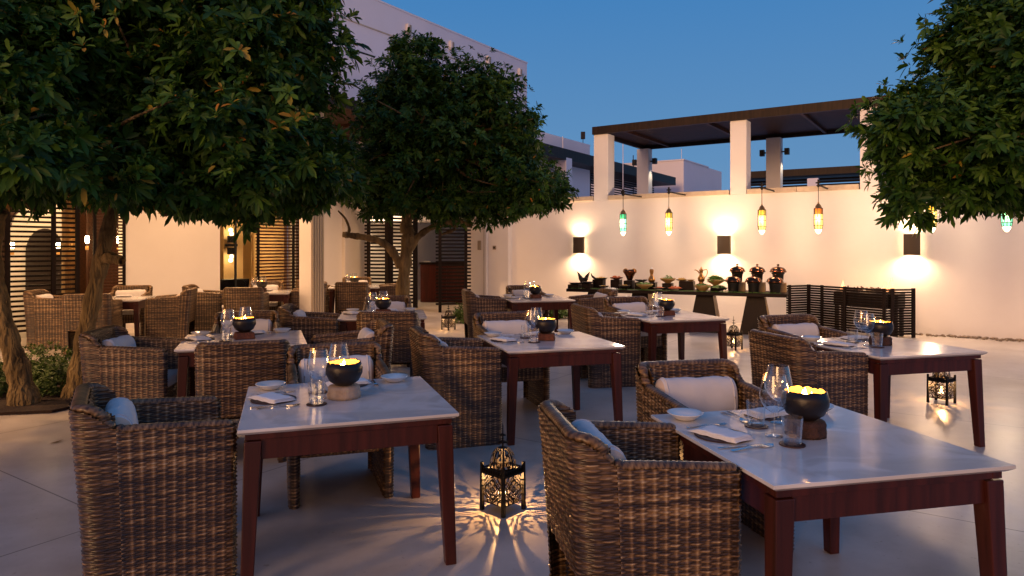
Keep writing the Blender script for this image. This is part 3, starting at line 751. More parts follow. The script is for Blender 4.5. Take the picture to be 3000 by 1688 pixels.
def make_chair():
    e = empty('woven_armchair')
    top = lambda x, y: float(ctop(y)); z0 = lambda x, y: 0.
    bbot = lambda x, y: 0. if (abs(x) > .235 or y > -.2) else .37
    # backrest with both corner posts
    o, on = outer_back(); i_, in_ = inner_back()
    mid = [((p[0])*(HW-TH/2)/HW if abs(p[0]) > .2 else p[0], max(p[1], -HD)+TH/2*(1 if p[1] < -.2 else 0)) for p in o]
    br = [(x, y, float(ctop(y-TH/2*(1 if y < -.2 else 0)))) for x, y in mid]
    dense = []
    for a, b_ in zip(br[:-1], br[1:]):
        for q in range(6): dense.append(tuple(np.array(a)*(1-q/6)+np.array(b_)*q/6))
    dense.append(br[-1])
    dense = [(x, y, float(ctop(y-TH/2*(1 if y < -.2 else 0)))) for x, y, z in dense]
    low = [(x, -HD+TH/2, .375) for x in np.linspace(-.24, .24, 12)]
    back = weave([(o, on, bbot, top, 0), (i_, in_, bbot, lambda x, y: float(ctop(y-TH)), 5)], 'backrest', e, [(dense, .027), (low, .026)])
    for s in (-1, 1):
        po = [(s*HW, -.16), (s*HW, HD-.02), (s*(HW-.02), HD), (s*(HW-TH+.015), HD), (s*(HW-TH), HD-.015), (s*(HW-TH), -.16)]
        no = [(s,0), (s,0), (0,1), (0,1), (-s,0), (-s,0)]
        if s < 0: po, no = po[::-1], no[::-1]
        line = [(s*(HW-TH/2), y, .772+float(ctop(y))-.772) for y in np.linspace(-.17, HD-.01, 14)]
        weave([(po, no, z0, top, 9+s)], 'side_panel', e, [(line, .027)])
    # woven seat rail, seat pad
    xs = [(-HW+TH, .27), (HW-TH, .27)]
    weave([(xs, [(0,1),(0,1)], lambda x, y: .30, lambda x, y: .43, 20)], 'seat_rail', e, [([(x, .262, .43) for x in np.linspace(-HW+TH, HW-TH, 8)], .014), ([(x, .262, .30) for x in np.linspace(-HW+TH, HW-TH, 8)], .014)])
    MB().box(-HW+TH+.002, HW-TH-.002, -.24, .262, .33, .425).build('seat_base', M['darkwood'], e)
    MB().box(-HW+TH+.006, HW-TH-.006, -.23, .285, .43, .515).build('seat_pad', M['cloth'], e, bevel=.028, smooth=True)
    return e
def make_cushion():
    w, hh, tk = .245, .116, .065
    vs, fs = [], []; nx, na = 26, 22; sec = []
    for i in range(nx+1):
        t = -1+2*i/nx; e_ = max(0, (abs(t)-.82)/.18); f = math.sqrt(max(0, 1-(.80*e_)**3)) if e_ > 0 else 1
        if i in (0, nx): f = .62
        f *= 1+.015*math.sin(t*9)
        for k in range(na):
            a = 2*math.pi*k/na; c, s = math.cos(a), math.sin(a)
            wr = 1+.02*math.sin(7*t+3*a)+.012*math.sin(17*t-5*a)
            vs.append((t*w, tk*f*wr*math.copysign(abs(c)**.9, c), hh*f*wr*math.copysign(abs(s)**.72, s)))
    for i in range(nx):
        for k in range(na):
            q = (k+1) % na; fs.append((i*na+k, (i+1)*na+k, (i+1)*na+q, i*na+q))
    fs.append(tuple(range(na))); fs.append(tuple(reversed(range(nx*na, (nx+1)*na))))
    mb = MB(); mb.add(vs, fs)
    mb.mi = [1 if (i < na or i >= (nx-1)*na) else 0 for i in range(nx*na)] + [1, 1]
    o = mb.build('cushion', [M['cloth'], M['clothband']], smooth=True)
    for i in (2, nx-2):
        ring = [vs[i*na+k] for k in range(na)]; MB().tube(ring+[ring[0]], .0045, 6).build('piping', M['cloth'], o, smooth=True)
    return o
PROTO['chair'] = (make_chair(), False)
PROTO['cushion'] = (make_cushion(), False)

# ---------------------------------------------------------------- tables
S = .51
def make_table():
    e = empty('marble_table')
    MB().frustum((-S+.022,S-.022,-S+.022,S-.022), (-S,S,-S,S), .722, .736).frustum((-S,S,-S,S), (-S,S,-S,S), .7361, .75).build('tabletop', M['marble'], e, bevel=.0015)
    a = S-.03
    mb = MB()
    for r_ in (0,1,2,3):
        T = Matrix.Rotation(r_*math.pi/2, 4, 'Z'); mb.box(-a, a-.045, -a, -a+.044, .694, .7215, T)
    mb.build('top_rail', M['redwood'], e, bevel=.002)
    mb = MB()
    for r_ in range(4):
        T = Matrix.Rotation(r_*math.pi/2, 4, 'Z'); mb.box(-a+.07, a-.07, -a+.012, -a+.036, .60, .6935, T)
    mb.build('apron', M['redwood'], e, bevel=.002)
    for sx, sy in ((-1,-1),(1,-1),(-1,1),(1,1)):
        t0, t1 = a-.072, a+.004
        bt = lambda s: (a+.020-.054, a+.020) if s > 0 else (-(a+.020), -(a+.020-.054))
        tp = lambda s: (t0, t1) if s > 0 else (-t1, -t0)
        MB().frustum((*bt(sx), *bt(sy)), (*tp(sx), *tp(sy)), 0, .688).build('leg', M['redwood'], e, bevel=.004)
    return e
PROTO['table'] = (make_table(), False)

# ---------------------------------------------------------------- tableware
def mk_wine():
    e = empty('wine_glass')
    MB().lathe([(.001,.1),(.014,.104),(.038,.120),(.054,.143),(.061,.164),(.062,.182),(.059,.205),(.053,.235),(.046,.268)], 32).build('bowl', M['glass'], e, smooth=True)
    MB().lathe([(.001,.0999),(.0055,.0985),(.004,.08),(.0036,.03),(.005,.012),(.001,.0105)], 12).build('stem', M['glass'], e, smooth=True)
    MB().lathe([(.001,.0098),(.012,.009),(.038,.003),(.040,.0012),(.001,.0008)], 28).build('foot', M['glass'], e, smooth=True)
    return e
def mk_tumbler():
    e = MB().lathe([(.001,.0012),(.034,.0012),(.036,.004),(.044,.112)], 14).lathe([(.001,.014),(.034,.015),(.0365,.03)], 14).build('tumbler', M['glass'], smooth=False)
    return e
def mk_bowl(standmat, square=False):
    e = empty('candle_bowl')
    rg = random.Random(11)
    n = 40; js = [rg.uniform(-.004,.005) for _ in range(n)]
    prof = [(.0,.0),(.045,.003),(.078,.026),(.098,.066),(.099,.096),(.088,.128),(.084,.127)]
    MB().lathe(prof, n, jag=lambda i, j: js[i] if j >= 5 else 0).build('shell', M['bowl'], e, smooth=True)
    prof = [(.0835,.1265),(.094,.096),(.093,.066),(.074,.031),(.045,.010),(.0,.008)]
    MB().lathe(prof, n, jag=lambda i, j: js[i]-.001 if j == 0 else 0).build('gold_lining', M['gold'], e, smooth=True)
    MB().lathe([(.0,.0085),(.04,.010),(.04,.075),(.0,.077)], 20).build('candle', M['china'], e, smooth=False)
    MB().lathe([(.0,.079),(.011,.090),(.009,.110),(.0,.140)], 10).lathe([(.0,.079),(.009,.086),(.006,.104),(.0,.125)], 8, T=Matrix.Translation((.024,.012,0))).lathe([(.0,.079),(.009,.086),(.006,.104),(.0,.125)], 8, T=Matrix.Translation((-.022,.014,0))).build('flame', M['flame'], e, smooth=True)
    return e
def mk_stand(m, sq):
    rg = random.Random(5); T = None
    if sq:
        o = MB().frustum((-.085,.085,-.07,.07), (-.075,.075,-.065,.065), .001, .058).build('bowl_stand', m, bevel=.008)
    else:
        n = 32; js = [rg.uniform(-.006,.006) for _ in range(n*8)]
        mb = MB(); prof = [(.001,.001),(.086,.001),(.091,.02),(.082,.038),(.086,.052),(.08,.066),(.001,.067)]
        mb.lathe(prof, n); mb.v = [(x*(1+js[i % 200]*6), y*(1+js[i % 200]*6), z) for i, (x,y,z) in enumerate(mb.v)]
        o = mb.build('bowl_stand', m, smooth=True)
    return o
def mk_plate():
    return MB().lathe([(.001,.002),(.045,.002),(.05,.006),(.082,.030),(.085,.032),(.083,.034),(.05,.013),(.001,.010)], 36).build('side_dish', M['china'], smooth=True)
def mk_charger():
    return MB().lathe([(.001,.001),(.114,.001),(.118,.004),(.115,.007),(.001,.007)], 40).build('placemat', M['leather'], smooth=False)
def mk_coaster():
    return MB().lathe([(.001,.0008),(.052,.0008),(.052,.005),(.001,.005)], 28).build('coaster', M['leather'])
def mk_napkin():
    mb = MB(); rg = random.Random(2)
    for L in range(4):
        nx_, ny_ = 12, 8; vs = []; w, d = .25-.018*L, .14-.007*L
        ox = .004*L
        for s in (0, 1):
            for j in range(ny_+1):
                for i in range(nx_+1):
                    x = (i/nx_-.5)*w; y = (j/ny_-.5)*d
                    edge = min(1, min(i, nx_-i, j, ny_-j)/1.2)
                    z = .001+L*.0042 + (s*.0038)*(.35+.65*edge) + .0015*math.sin(9*x*10+L)*math.sin(y*30+L*2)
                    vs.append((x+ox+.002*math.sin(y*60+L), y, z+.001))
        k = (nx_+1)*(ny_+1); fs = []
        for j in range(ny_):
            for i in range(nx_):
                a = j*(nx_+1)+i; fs.append((k+a, k+a+1, k+a+nx_+2, k+a+nx_+1)); fs.append((a, a+nx_+1, a+nx_+2, a+1))
        ring = [i for i in range(nx_+1)] + [j*(nx_+1)+nx_ for j in range(1, ny_+1)] + [ny_*(nx_+1)+i for i in range(nx_-1,-1,-1)] + [j*(nx_+1) for j in range(ny_-1,0,-1)]
        for q in range(len(ring)):
            a, b_ = ring[q], ring[(q+1) % len(ring)]; fs.append((a, b_, b_+k, a+k))
        mb.add(vs, fs)
    return mb.build('napkin', M['napkin'], smooth=True)
def strip(pts, z0=.0015, th=.0025):
    """flat outline along x from (x, halfwidth, lift)"""
    vs = []; n = len(pts)
    for s in (0, 1):
        for x, w, l in pts: vs += [(x, -w, z0+l+s*th), (x, w, z0+l+s*th)]
    k = 2*n; fs = []
    for i in range(n-1):
        a = 2*i; fs += [(k+a, k+a+2, k+a+3, k+a+1), (a, a+1, a+3, a+2), (a, a+2, k+a+2, k+a), (a+1, k+a+1, k+a+3, a+3)]
    fs += [(0,k,k+1,1), (k-2,k-1,2*k-1,2*k-2)]
    return vs, fs
def mk_cut(kind):
    mb = MB()
    if kind == 'knife': mb.add(*strip([(-.11,.007,0),(-.105,.009,.001),(-.02,.006,.002),(-.01,.005,.002),(.0,.009,.001),(.08,.0095,0),(.115,.002,0)]))
    elif kind == 'spoon': mb.add(*strip([(-.10,.009,0),(-.09,.010,.001),(.0,.0035,.005),(.045,.004,.004),(.06,.016,.001),(.08,.021,0),(.10,.018,.001),(.115,.004,.004)]))
    else:
        mb.add(*strip([(-.10,.009,0),(-.09,.010,.001),(.0,.0035,.005),(.04,.004,.004),(.055,.012,.001),(.07,.012,0)]))
        for y in (-.0095,-.0032,.0032,.0095):
            v, f = strip([(.07,.0018,0),(.09,.0018,.001),(.108,.001,.004)]); mb.add([(x, yy+y, z) for x, yy, z in v], f)
    return mb.build({'knife':'knife','spoon':'spoon','fork':'fork'}[kind], M['steel'], smooth=False)
PROTO['wine'] = (mk_wine(), False); PROTO['tumbler'] = (mk_tumbler(), False); PROTO['bowl'] = (mk_bowl(None), False)
PROTO['dish'] = (mk_plate(), False); PROTO['placemat'] = (mk_charger(), False); PROTO['coaster'] = (mk_coaster(), False)
PROTO['napkin'] = (mk_napkin(), False)
for k in ('knife','spoon','fork'): PROTO[k] = (mk_cut(k), False)
PROTO['stand_p'] = (mk_stand(M['palegold'], False), False)
PROTO['stand_d'] = (mk_stand(M['bark_stand'], False), False)
PROTO['stand_r'] = (mk_stand(M['brickstand'], True), False)

# tables: centre x, y, angle, short description, stand kind, level of detail, chairs {side: (x,y,facing deg)}
TB = [
 (-.906,3.696,18.5,'table left of the glowing front lantern','stand_p',3),
 (1.287,2.954,12.5,'nearest right table','stand_d',3),
 (.307,6.016,16.6,'table right behind the front lantern','stand_r',3),
 (1.872,8.207,17,'table in front of the buffet','stand_r',3),
 (3.11,5.72,15,'right table before the blank wall','stand_d',3),
 (-2.392,6.10,20,'table beside the leaning trunk','stand_r',3),
 (-1.58,8.37,10,'table before the forked tree','stand_r',3),
 (.383,10.98,11.5,'small far table left of the buffet','stand_r',2),
 (-6.4,10.95,15,'far table under the arch louvres','stand_d',1),
 (-3.3,14.3,12,'far table right of the white pillar','stand_d',1),
 (-4.6,12.55,15,'far table left of the white pillar','stand_d',1),
]
SIDES = {'l':'left','b':'far','f':'near','r':'right'}
for ti, (cx, cy, deg, ds, st, lod) in enumerate(TB):
    th = R(deg); ca, sa = math.cos(th), math.sin(th)
    L = lambda a, b_: (cx+ca*a-sa*b_, cy+sa*a+ca*b_)
    place('table', cx, cy, 0, th, 'square white marble table, the ' + ds, 'table', 'square marble tables on red wood legs')
    def put(key, a, b_, z, rz, lb, cat, grp):
        x, y = L(a, b_); return place(key, x, y, .7505+z, th+rz, lb+' on the '+ds, cat, grp)
    ja = [random.uniform(-.015,.015) for _ in range(40)]
    bw_a, bw_b = (.0,.03)
    sh = .066 if st != 'stand_r' else .058
    if lod >= 1 and ti != 8:
        put(st, bw_a, bw_b, 0, random.uniform(-.4,.4), {'stand_p':'pale stone bowl stand','stand_d':'rough dark bowl stand','stand_r':'red brown bowl stand'}[st], 'stand', 'stands under the candle bowls')
        b_ = put('bowl', bw_a, bw_b, sh+.0015, random.uniform(0,6), 'black candle bowl', 'candle bowl', 'black bowls with gold lining')
        x, y = L(bw_a, bw_b)
        light('candle_light', 'POINT', (x, y, .75+sh+.152), {3:1.1,2:1.,1:.5}[lod], (1,.43,.11), .012)
    if ti != 8:
        put('wine', -.133+ja[0], .03+ja[1], 0, 0, 'tall wine glass nearer the left chair', 'wine glass', 'wine glasses')
        put('wine', .0+ja[2], .235+ja[3], 0, 0, 'tall wine glass nearer the far chair', 'wine glass', 'wine glasses')
    if lod >= 2:
        for (a, b_, w) in ((-.15,-.095,'nearer the left chair'), (-.13,.20,'nearer the far chair')):
            put('coaster', a, b_, 0, 0, 'round dark coaster '+w, 'coaster', 'round dark coasters')
            put('tumbler', a, b_, .0055, 0, 'cut glass tumbler '+w, 'tumbler', 'glass tumblers')
    # place settings: left (facing +a) and far (facing -b)
    put('placemat', -.365, .09, 0, 0, 'round dark mat at the left place', 'placemat', 'round dark place mats')
    put('napkin', -.375, .085, .0075, R(-62)+ja[6]*8, 'folded white napkin at the left place', 'napkin', 'folded white napkins')
    put('placemat', .05, .375, 0, 0, 'round dark mat at the far place', 'placemat', 'round dark place mats')
    put('napkin', .05, .38, .0075, R(8)+ja[7]*8, 'folded white napkin at the far place', 'napkin', 'folded white napkins')
    if lod >= 2:
        put('dish', -.385, .395, 0, 0, 'small white dish at the left place', 'dish', 'small white side dishes')
        put('dish', .33, .395, 0, 0, 'small white dish at the far place', 'dish', 'small white side dishes')
        c = 'cutlery beside the place mats'
        put('knife', -.365, -.075, 0, R(2)+ja[8], 'steel knife at the left place', 'knife', c)
        put('spoon', -.345, -.105, 0, R(10)+ja[9], 'steel spoon at the left place', 'spoon', c)
        put('fork', -.355, .25, 0, R(4)+ja[10], 'steel fork at the left place', 'fork', c)
        put('knife', -.105, .385, 0, R(-92)+ja[11], 'steel knife at the far place', 'knife', c)
        put('spoon', -.14, .37, 0, R(-84)+ja[12], 'steel spoon at the far place', 'spoon', c)
        put('fork', .205, .375, 0, R(-88)+ja[13], 'steel fork at the far place', 'fork', c)

CH = [ # x, y, facing degrees (ccw from +x), table, side
 (-1.695,3.29,30,0,'l'), (-1.07,4.27,-71,0,'b'),
 (.51,2.78,9,1,'l'), (1.106,3.65,-77,1,'b'),
 (-.457,5.646,17,2,'l'), (0.0,6.70,-74,2,'b'),
 (1.10,7.945,12,3,'l'), (1.70,8.69,-73,3,'b'),
 (2.34,5.40,15,4,'l'), (2.86,6.2,-75,4,'b'),
 (-3.07,5.66,9,5,'l'), (-2.02,5.17,109,5,'f'), (-2.64,6.78,-70,5,'b'), (-1.45,6.06,200,5,'r'),
 (-1.33,7.44,95,6,'f'), (-2.30,7.95,10,6,'l'), (-1.66,9.1,-80,6,'b'),
 (-.42,10.85,10,7,'l'), (.27,11.72,-78,7,'b'), (1.27,10.95,192,7,'r'),
 (-7.2,10.78,14,8,'l'), (-6.25,10.22,105,8,'f'), (-5.52,11.05,195,8,'r'), (-6.58,11.68,-75,8,'b'),
 (-5.45,12.2,12,10,'l'), (-4.56,11.75,100,10,'f'), (-4.02,13.0,195,10,'r'), (-4.8,13.25,-75,10,'b'),
 (-3.15,13.52,98,9,'f'), (-2.55,14.5,190,9,'r'), (-4.05,14.2,10,9,'l'), (-3.42,15.05,-78,9,'b'),
]
for x, y, f, ti, sd in CH:
    _c = TB[ti]; _t = R(_c[2]); _d = {'l':(-math.cos(_t),-math.sin(_t)),'r':(math.cos(_t),math.sin(_t)),'b':(-math.sin(_t),math.cos(_t)),'f':(math.sin(_t),-math.cos(_t))}[sd]
    _p = (x-_c[0])*_d[0]+(y-_c[1])*_d[1]
    if _p < .80: x += _d[0]*(.80-_p); y += _d[1]*(.80-_p)
    rz = R(f-90); ds = TB[ti][3]
    place('chair', x, y, 0, rz, 'brown woven armchair on the %s side of the %s' % (SIDES[sd], ds), 'armchair', 'woven armchairs round the tables')
    c, s = math.cos(rz), math.sin(rz); ly = -.165
    q = place('cushion', x - s*ly, y + c*ly, .712, rz+random.uniform(-.05,.05), 'white cushion in the %s chair of the %s' % (SIDES[sd], ds), 'cushion', 'white back cushions', tilt=0)
    q.rotation_mode = 'XYZ'; q.rotation_euler = (R(12), random.uniform(-.03,.03), rz+random.uniform(-.04,.04))
    if q is None: pass
# ---------------------------------------------------------------- floor lanterns (pierced iron)
def pierced(fn, w, h, nx_, nz_, T, th=.002):
    """sheet of metal cells kept where fn(u,v) is True (u,v in 0..1)"""
    mb = MB(); cw, chh = w/nx_, h/nz_; keep = [[fn((i+.5)/nx_, (j+.5)/nz_) for i in range(nx_)] for j in range(nz_)]
    vid = {}
    vs, fs = [], []
    def vv(i, j, s):
        k = (i, j, s)
        if k not in vid:
            vid[k] = len(vs); vs.append(T @ Vector((-w/2+i*cw, s*th, j*chh)))
        return vid[k]
    K = lambda i, j: 0 <= i < nx_ and 0 <= j < nz_ and keep[j][i]
    for j in range(nz_):
        for i in range(nx_):
            if not keep[j][i]: continue
            fs.append((vv(i,j,0), vv(i+1,j,0), vv(i+1,j+1,0), vv(i,j+1,0)))
            fs.append((vv(i,j+1,1), vv(i+1,j+1,1), vv(i+1,j,1), vv(i,j,1)))
            if not K(i-1,j): fs.append((vv(i,j,0), vv(i,j+1,0), vv(i,j+1,1), vv(i,j,1)))
            if not K(i+1,j): fs.append((vv(i+1,j,1), vv(i+1,j+1,1), vv(i+1,j+1,0), vv(i+1,j,0)))
            if not K(i,j-1): fs.append((vv(i,j,1), vv(i+1,j,1), vv(i+1,j,0), vv(i,j,0)))
            if not K(i,j+1): fs.append((vv(i,j+1,0), vv(i+1,j+1,0), vv(i+1,j+1,1), vv(i,j+1,1)))
    return vs, fs
def panel_pat(u, v):
    x = abs(u-.5)*2; y = (v-.5)*2
    if x > .93 or abs(y) > .94: return True
    # scalework: curved ribs forming a flower with eight petals inside a lozenge
    r = math.hypot(x, y*1.05); a = math.atan2(y, x)
    pet = abs(r-.78*abs(math.cos(2*a))**.5*.9) < .075
    pet2 = abs(r-.55*abs(math.sin(2*a))**.5) < .06
    loz = abs((x+abs(y))-.98) < .06
    arc = abs(math.hypot(x-1, abs(y)-1)-.52) < .055
    ring = abs(r-.16) < .05
    rays = (r < .16)
    return pet or pet2 or loz or arc or ring or (abs(x) < .035 and abs(y) > .55)
def mk_lantern():
    e = empty('floor_lantern'); a = .088; zb, zt_ = .055, .222
    for r_ in range(4):
        T = Matrix.Rotation(r_*math.pi/2, 4, 'Z') @ Matrix.Translation((0,-a,zb))
        vs, fs = pierced(panel_pat, 2*a-.006, zt_-zb, 44, 44, T)
        MB().add(vs, fs).build('pierced_panel', M['iron'], e)
    for sx in (-1,1):
        for sy in (-1,1):
            MB().frustum((sx*a-.010,sx*a+.010,sy*a-.010,sy*a+.010),(sx*a-.008,sx*a+.008,sy*a-.008,sy*a+.008),0,.285).build('corner_post', M['iron'], e)
    MB().box(-a+.008,a-.008,-a+.008,a-.008,zb-.006,zb-.001).build('base', M['iron'], e)
    mb = MB()
    for r_ in range(4):
        T = Matrix.Rotation(r_*math.pi/2, 4, 'Z')
        mb.box(-a+.009,a-.009,-a-.003,-a+.005,zt_,zt_+.008,T); mb.box(-a+.009,a-.009,-a-.003,-a+.005,zt_+.028,zt_+.034,T)
        for i in range(9): mb.box(-a+.012+i*.0195,-a+.018+i*.0195,-a-.002,-a+.003,zt_+.008,zt_+.028,T)
    mb.build('crown_rail', M['iron'], e)
    # dome: pierced surface of revolution plus ribs
    n, mz = 96, 34; vs, fs = [], []
    def dome(tv):
        ang_ = tv*math.pi/2; return .079*math.cos(ang_)**.70 + .001, .252+.122*math.sin(ang_)
    for j in range(mz+1):
        r0, z_ = dome(j/mz)
        for i in range(n): q = 2*math.pi*i/n; vs.append((r0*math.cos(q), r0*math.sin(q), z_))
    for j in range(mz):
        for i in range(n):
            u = (i/n*8) % 1; v = (j+.5)/mz; x = abs(u-.5)*2
            keep = x > .80 or v > .86 or v < .06 or abs(math.hypot(x, (v-.30)*2.4)-.50) < .12 or abs(math.hypot(x, (v-.62)*3.2)-.42) < .13 or (x < .1 and .1 < v < .2)
            if keep: k = (i+1) % n; fs.append((j*n+i, j*n+k, (j+1)*n+k, (j+1)*n+i))
    MB().add(vs, fs).build('dome', M['iron'], e)
    MB().lathe([(.094,.228),(.094,.236),(.079,.253),(.077,.249),(.086,.228)], 4, T=Matrix.Rotation(math.pi/4,4,'Z')@Matrix.Diagonal((1.25,1.25,1,1))).build('dome_base', M['iron'], e)
    MB().lathe([(.012,.370),(.005,.380),(.005,.398),(.030,.402),(.032,.405),(.006,.414),(.004,.440),(.020,.444),(.021,.447),(.004,.455),(.003,.50),(.0,.52)], 14).build('finial', M['iron'], e, smooth=True)
    MB().lathe([(.028,.056),(.028,.10),(.0,.102)], 14).build('candle', M['china'], e)
    MB().lathe([(.0,.104),(.010,.115),(.008,.135),(.0,.165)], 10).build('flame', M['flame'], e, smooth=True)
    return e
PROTO['lantern'] = (mk_lantern(), False)
LG = 'pierced black iron lanterns on the ground'
for x, y, rz, lb, en in (
  (-.055,4.09,R(47),'pierced black iron lantern glowing on the ground, largest in view',11),
  (3.41,10.5,R(40),'iron floor lantern glowing before the buffet pedestals',9),
  (4.34,6.9,R(35),'iron floor lantern glowing under the right table',9),
  (-1.21,13.0,R(50),'small iron floor lantern glowing on the path by the forked tree',9)):
    place('lantern', x, y, 0, rz, lb, 'lantern', LG)
    light('lantern_light', 'POINT', (x, y, .172), en, (1,.50,.18), .003)

# ---------------------------------------------------------------- buffet
BL = Vector((1.08,13.55,0)); BR = Vector((4.80,11.92,0)); BD = (BR-BL).normalized(); BN = Vector((-BD.y, BD.x, 0)); BLEN = (BR-BL).length
ROTB = math.atan2(BD.y, BD.x)
def bpos(zx, back):
    xd = 1390.5+zx*.2399; k = (xd-1287.5)/1717
    o = BL + BN*back      # solve (o+BD*s).x = k*(o+BD*s).y
    s = (k*o.y-o.x)/(BD.x-k*BD.y); return o+BD*s
bt_ = empty('buffet_table', BL, ROTB, 'long black buffet table on flared pedestals carrying the food', 'table')
MB().box(0, BLEN, -.02, .86, .69, .75).build('tabletop', M['blackwood'], bt_, bevel=.006)
for zx in (430, 900, 1580, 2120):
    p = bpos(zx, .1); s = (p-BL).dot(BD)
    mb = MB(); mb.frustum((s-.27,s+.27,.08,.66), (s-.15,s+.15,.2,.6), 0, .6895)
    mb.mi = [0,0,0,0,0,1]  # tan right face: glow from the wall put into the colour
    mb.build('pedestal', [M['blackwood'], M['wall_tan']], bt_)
BZ = .7505
def on(obj, zx, back, z, lb, cat, grp=None, rz=0):
    p = bpos(zx, back); obj.location = (p.x, p.y, BZ+z); obj.rotation_euler = (0,0,ROTB+rz); return tag(obj, lb, cat, grp)
RG = 'dark risers lifting dishes on the buffet'
def riser(zx, w, h, lb, back=.5, m='blackwood', d=.24):
    on(MB().box(-w/2,w/2,-d/2,d/2,.0,h).build('riser', M[m], bevel=.004), zx, back, .001, lb, 'riser', RG)
    return h+.003
def dish(zx, back, z, r, h, m, lb, foot=.4, cat='bowl'):
    on(MB().lathe([(.001,.001),(r*foot,.001),(r*foot*1.1,h*.15),(r*.85,h*.6),(r,h),(r*.96,h),(r*.8,h*.62),(r*.3,h*.3),(.001,h*.28)], 28).build('serving_bowl' if cat == 'bowl' else 'platter', M[m], smooth=True), zx, back, z+.001, lb, cat, 'serving dishes on the buffet')
def food(zx, back, z, r, h, m, name, lb, n=60, blob=.02, leafy=False):
    rg = random.Random(int(zx)); mb = MB()
    for i in range(n):
        q = math.sqrt(rg.random())*r; a = rg.uniform(0, 6.28); zz = h*(1-(q/r)**2)*rg.uniform(.3,1)
        T = Matrix.Translation((q*math.cos(a), q*math.sin(a), zz)) @ Matrix.Rotation(rg.uniform(0,3),4,Vector((rg.random(),rg.random(),.3)).normalized())
        if leafy:
            s = blob*rg.uniform(1.,2.4); mb.add([T@Vector(p) for p in ((-s,0,0),(0,-s*.5,s*.2),(s,0,s*.3),(0,s*.5,s*.2))], [(0,1,2,3)])
        else:
            s = blob*rg.uniform(.6,1.1); mb.lathe([(.0,-s*.6),(s*.8,-s*.2),(s*.8,s*.3),(0,s*.6)], 6, T=T)
    mb.lathe([(r*.95,-.008),(r*.7,h*.3),(0,h*.55)], 16)
    on(mb.build(name, M[m], smooth=not leafy), zx, back, z, lb, 'food', 'food on the buffet')
# rear row
h = riser(320,.17,.10,'small riser under the horned vase')
e = empty('horned_vase'); on(e,320,.5,h,'black vase with two pointed horns at the buffet left end','vase')
for s in (-1,1):
    pts = smooth_path([(0.02*s,0,.0,.035),(.05*s,0,.07,.045),(.085*s,0,.14,.030),(.135*s,0,.22,.003)], 6)
    MB().tube([p[:3] for p in pts], [p[3] for p in pts], 10).build('horn', M['bowl'], e, smooth=True)
MB().lathe([(.04,.0),(.035,.02),(.05,.07),(.0,.1)], 14, cap=True).build('body', M['bowl'], e, smooth=True)
h = riser(490,.19,.17,'riser under the tray right of the horned vase'); dish(505,.5,h,.14,.03,'bowl','dark tray with small bites on a riser',.7,'platter'); food(505,.5,h+.022,.11,.03,'food_yellow','small_bites','pale small bites on the dark tray',40,.012)
e = empty('curled_ornament'); on(e,425,.42,.17,'small dark curled horn ornament beside the horned vase','ornament')
pts = smooth_path([(.06,0,.0,.02),(.02,0,.03,.025),(-.03,0,.07,.018),(-.05,0,.13,.004)],6); MB().tube([p[:3] for p in pts],[p[3] for p in pts],8).build('horn', M['bowl'], e, smooth=True)
MB().box(-.01,.1,-.04,.04,-.17,.0).build('block', M['blackwood'], e)
h = riser(665,.18,.17,'riser under the orange salad'); dish(665,.5,h,.135,.045,'bowl','dark bowl of orange salad on a riser'); food(665,.5,h+.03,.115,.05,'food_orange','orange_salad','orange salad heaped in a dark bowl',70,.018)
h = riser(800,.17,.16,'riser under the heart shaped urn')
e = empty('heart_urn'); on(e,805,.5,h,'dark heart shaped urn on a riser','urn')
MB().lathe([(.001,.0),(.05,.002),(.055,.02),(.085,.09),(.125,.155),(.125,.19),(.1,.215),(.04,.205),(.001,.19)], 24, T=Matrix.Diagonal((1,.6,1,1))).build('body', M['copper'], e, smooth=True)
for s in (-1,1):
    pts = smooth_path([(s*.03,0,.2,.012),(s*.08,0,.225,.014),(s*.125,0,.2,.012),(s*.125,0,.15,.01)],5); MB().tube([p[:3] for p in pts],[p[3] for p in pts],8).build('handle', M['brass'], e, smooth=True)
h = riser(925,.2,.13,'low riser under the dark dip bowl'); dish(925,.5,h,.13,.05,'bowl','shallow dark dip bowl behind the tan bowl'); food(925,.5,h+.032,.1,.02,'food_white','pale_dip','pale dip in the shallow dark bowl',30,.014)
def jug(zx, kind, z, lb):
    e = empty('brass_jug'); on(e, zx, .5, z, lb, 'jug')
    if kind == 0:
        MB().lathe([(.001,.0),(.045,.002),(.066,.03),(.07,.06),(.05,.1),(.03,.13),(.03,.17),(.042,.2),(.04,.22),(.045,.235),(.03,.262),(.01,.285),(.0,.29)], 22).build('body', M['brass'], e, smooth=True)
        MB().lathe([(.036,.236),(.03,.266),(.008,.294),(0,.30)], 16, T=Matrix.Translation((0,0,.002))).build('lid', M['china'], e, smooth=True)
    else:
        MB().lathe([(.001,.0),(.05,.002),(.05,.012),(.035,.03),(.062,.06),(.068,.1),(.05,.15),(.028,.19),(.03,.24),(.045,.26),(.03,.28),(.012,.3),(.012,.315),(.0,.33)], 22).build('body', M['brass'], e, smooth=True)
        pts = smooth_path([(-.03,0,.2,.014),(-.06,0,.235,.012),(-.1,0,.262,.010),(-.13,0,.258,.006)],5); MB().tube([p[:3] for p in pts],[p[3] for p in pts],8).build('spout', M['brass'], e, smooth=True)
        pts = smooth_path([(.04,0,.26,.007),(.095,0,.275,.008),(.115,0,.22,.008),(.09,0,.15,.007),(.06,0,.12,.006)],6); MB().tube([p[:3] for p in pts],[p[3] for p in pts],8).build('handle', M['brass'], e, smooth=True)
h = riser(1045,.14,.13,'riser under the slim brass jug'); jug(1035,0,h,'slim brass jug with a pale lid in the middle of the buffet')
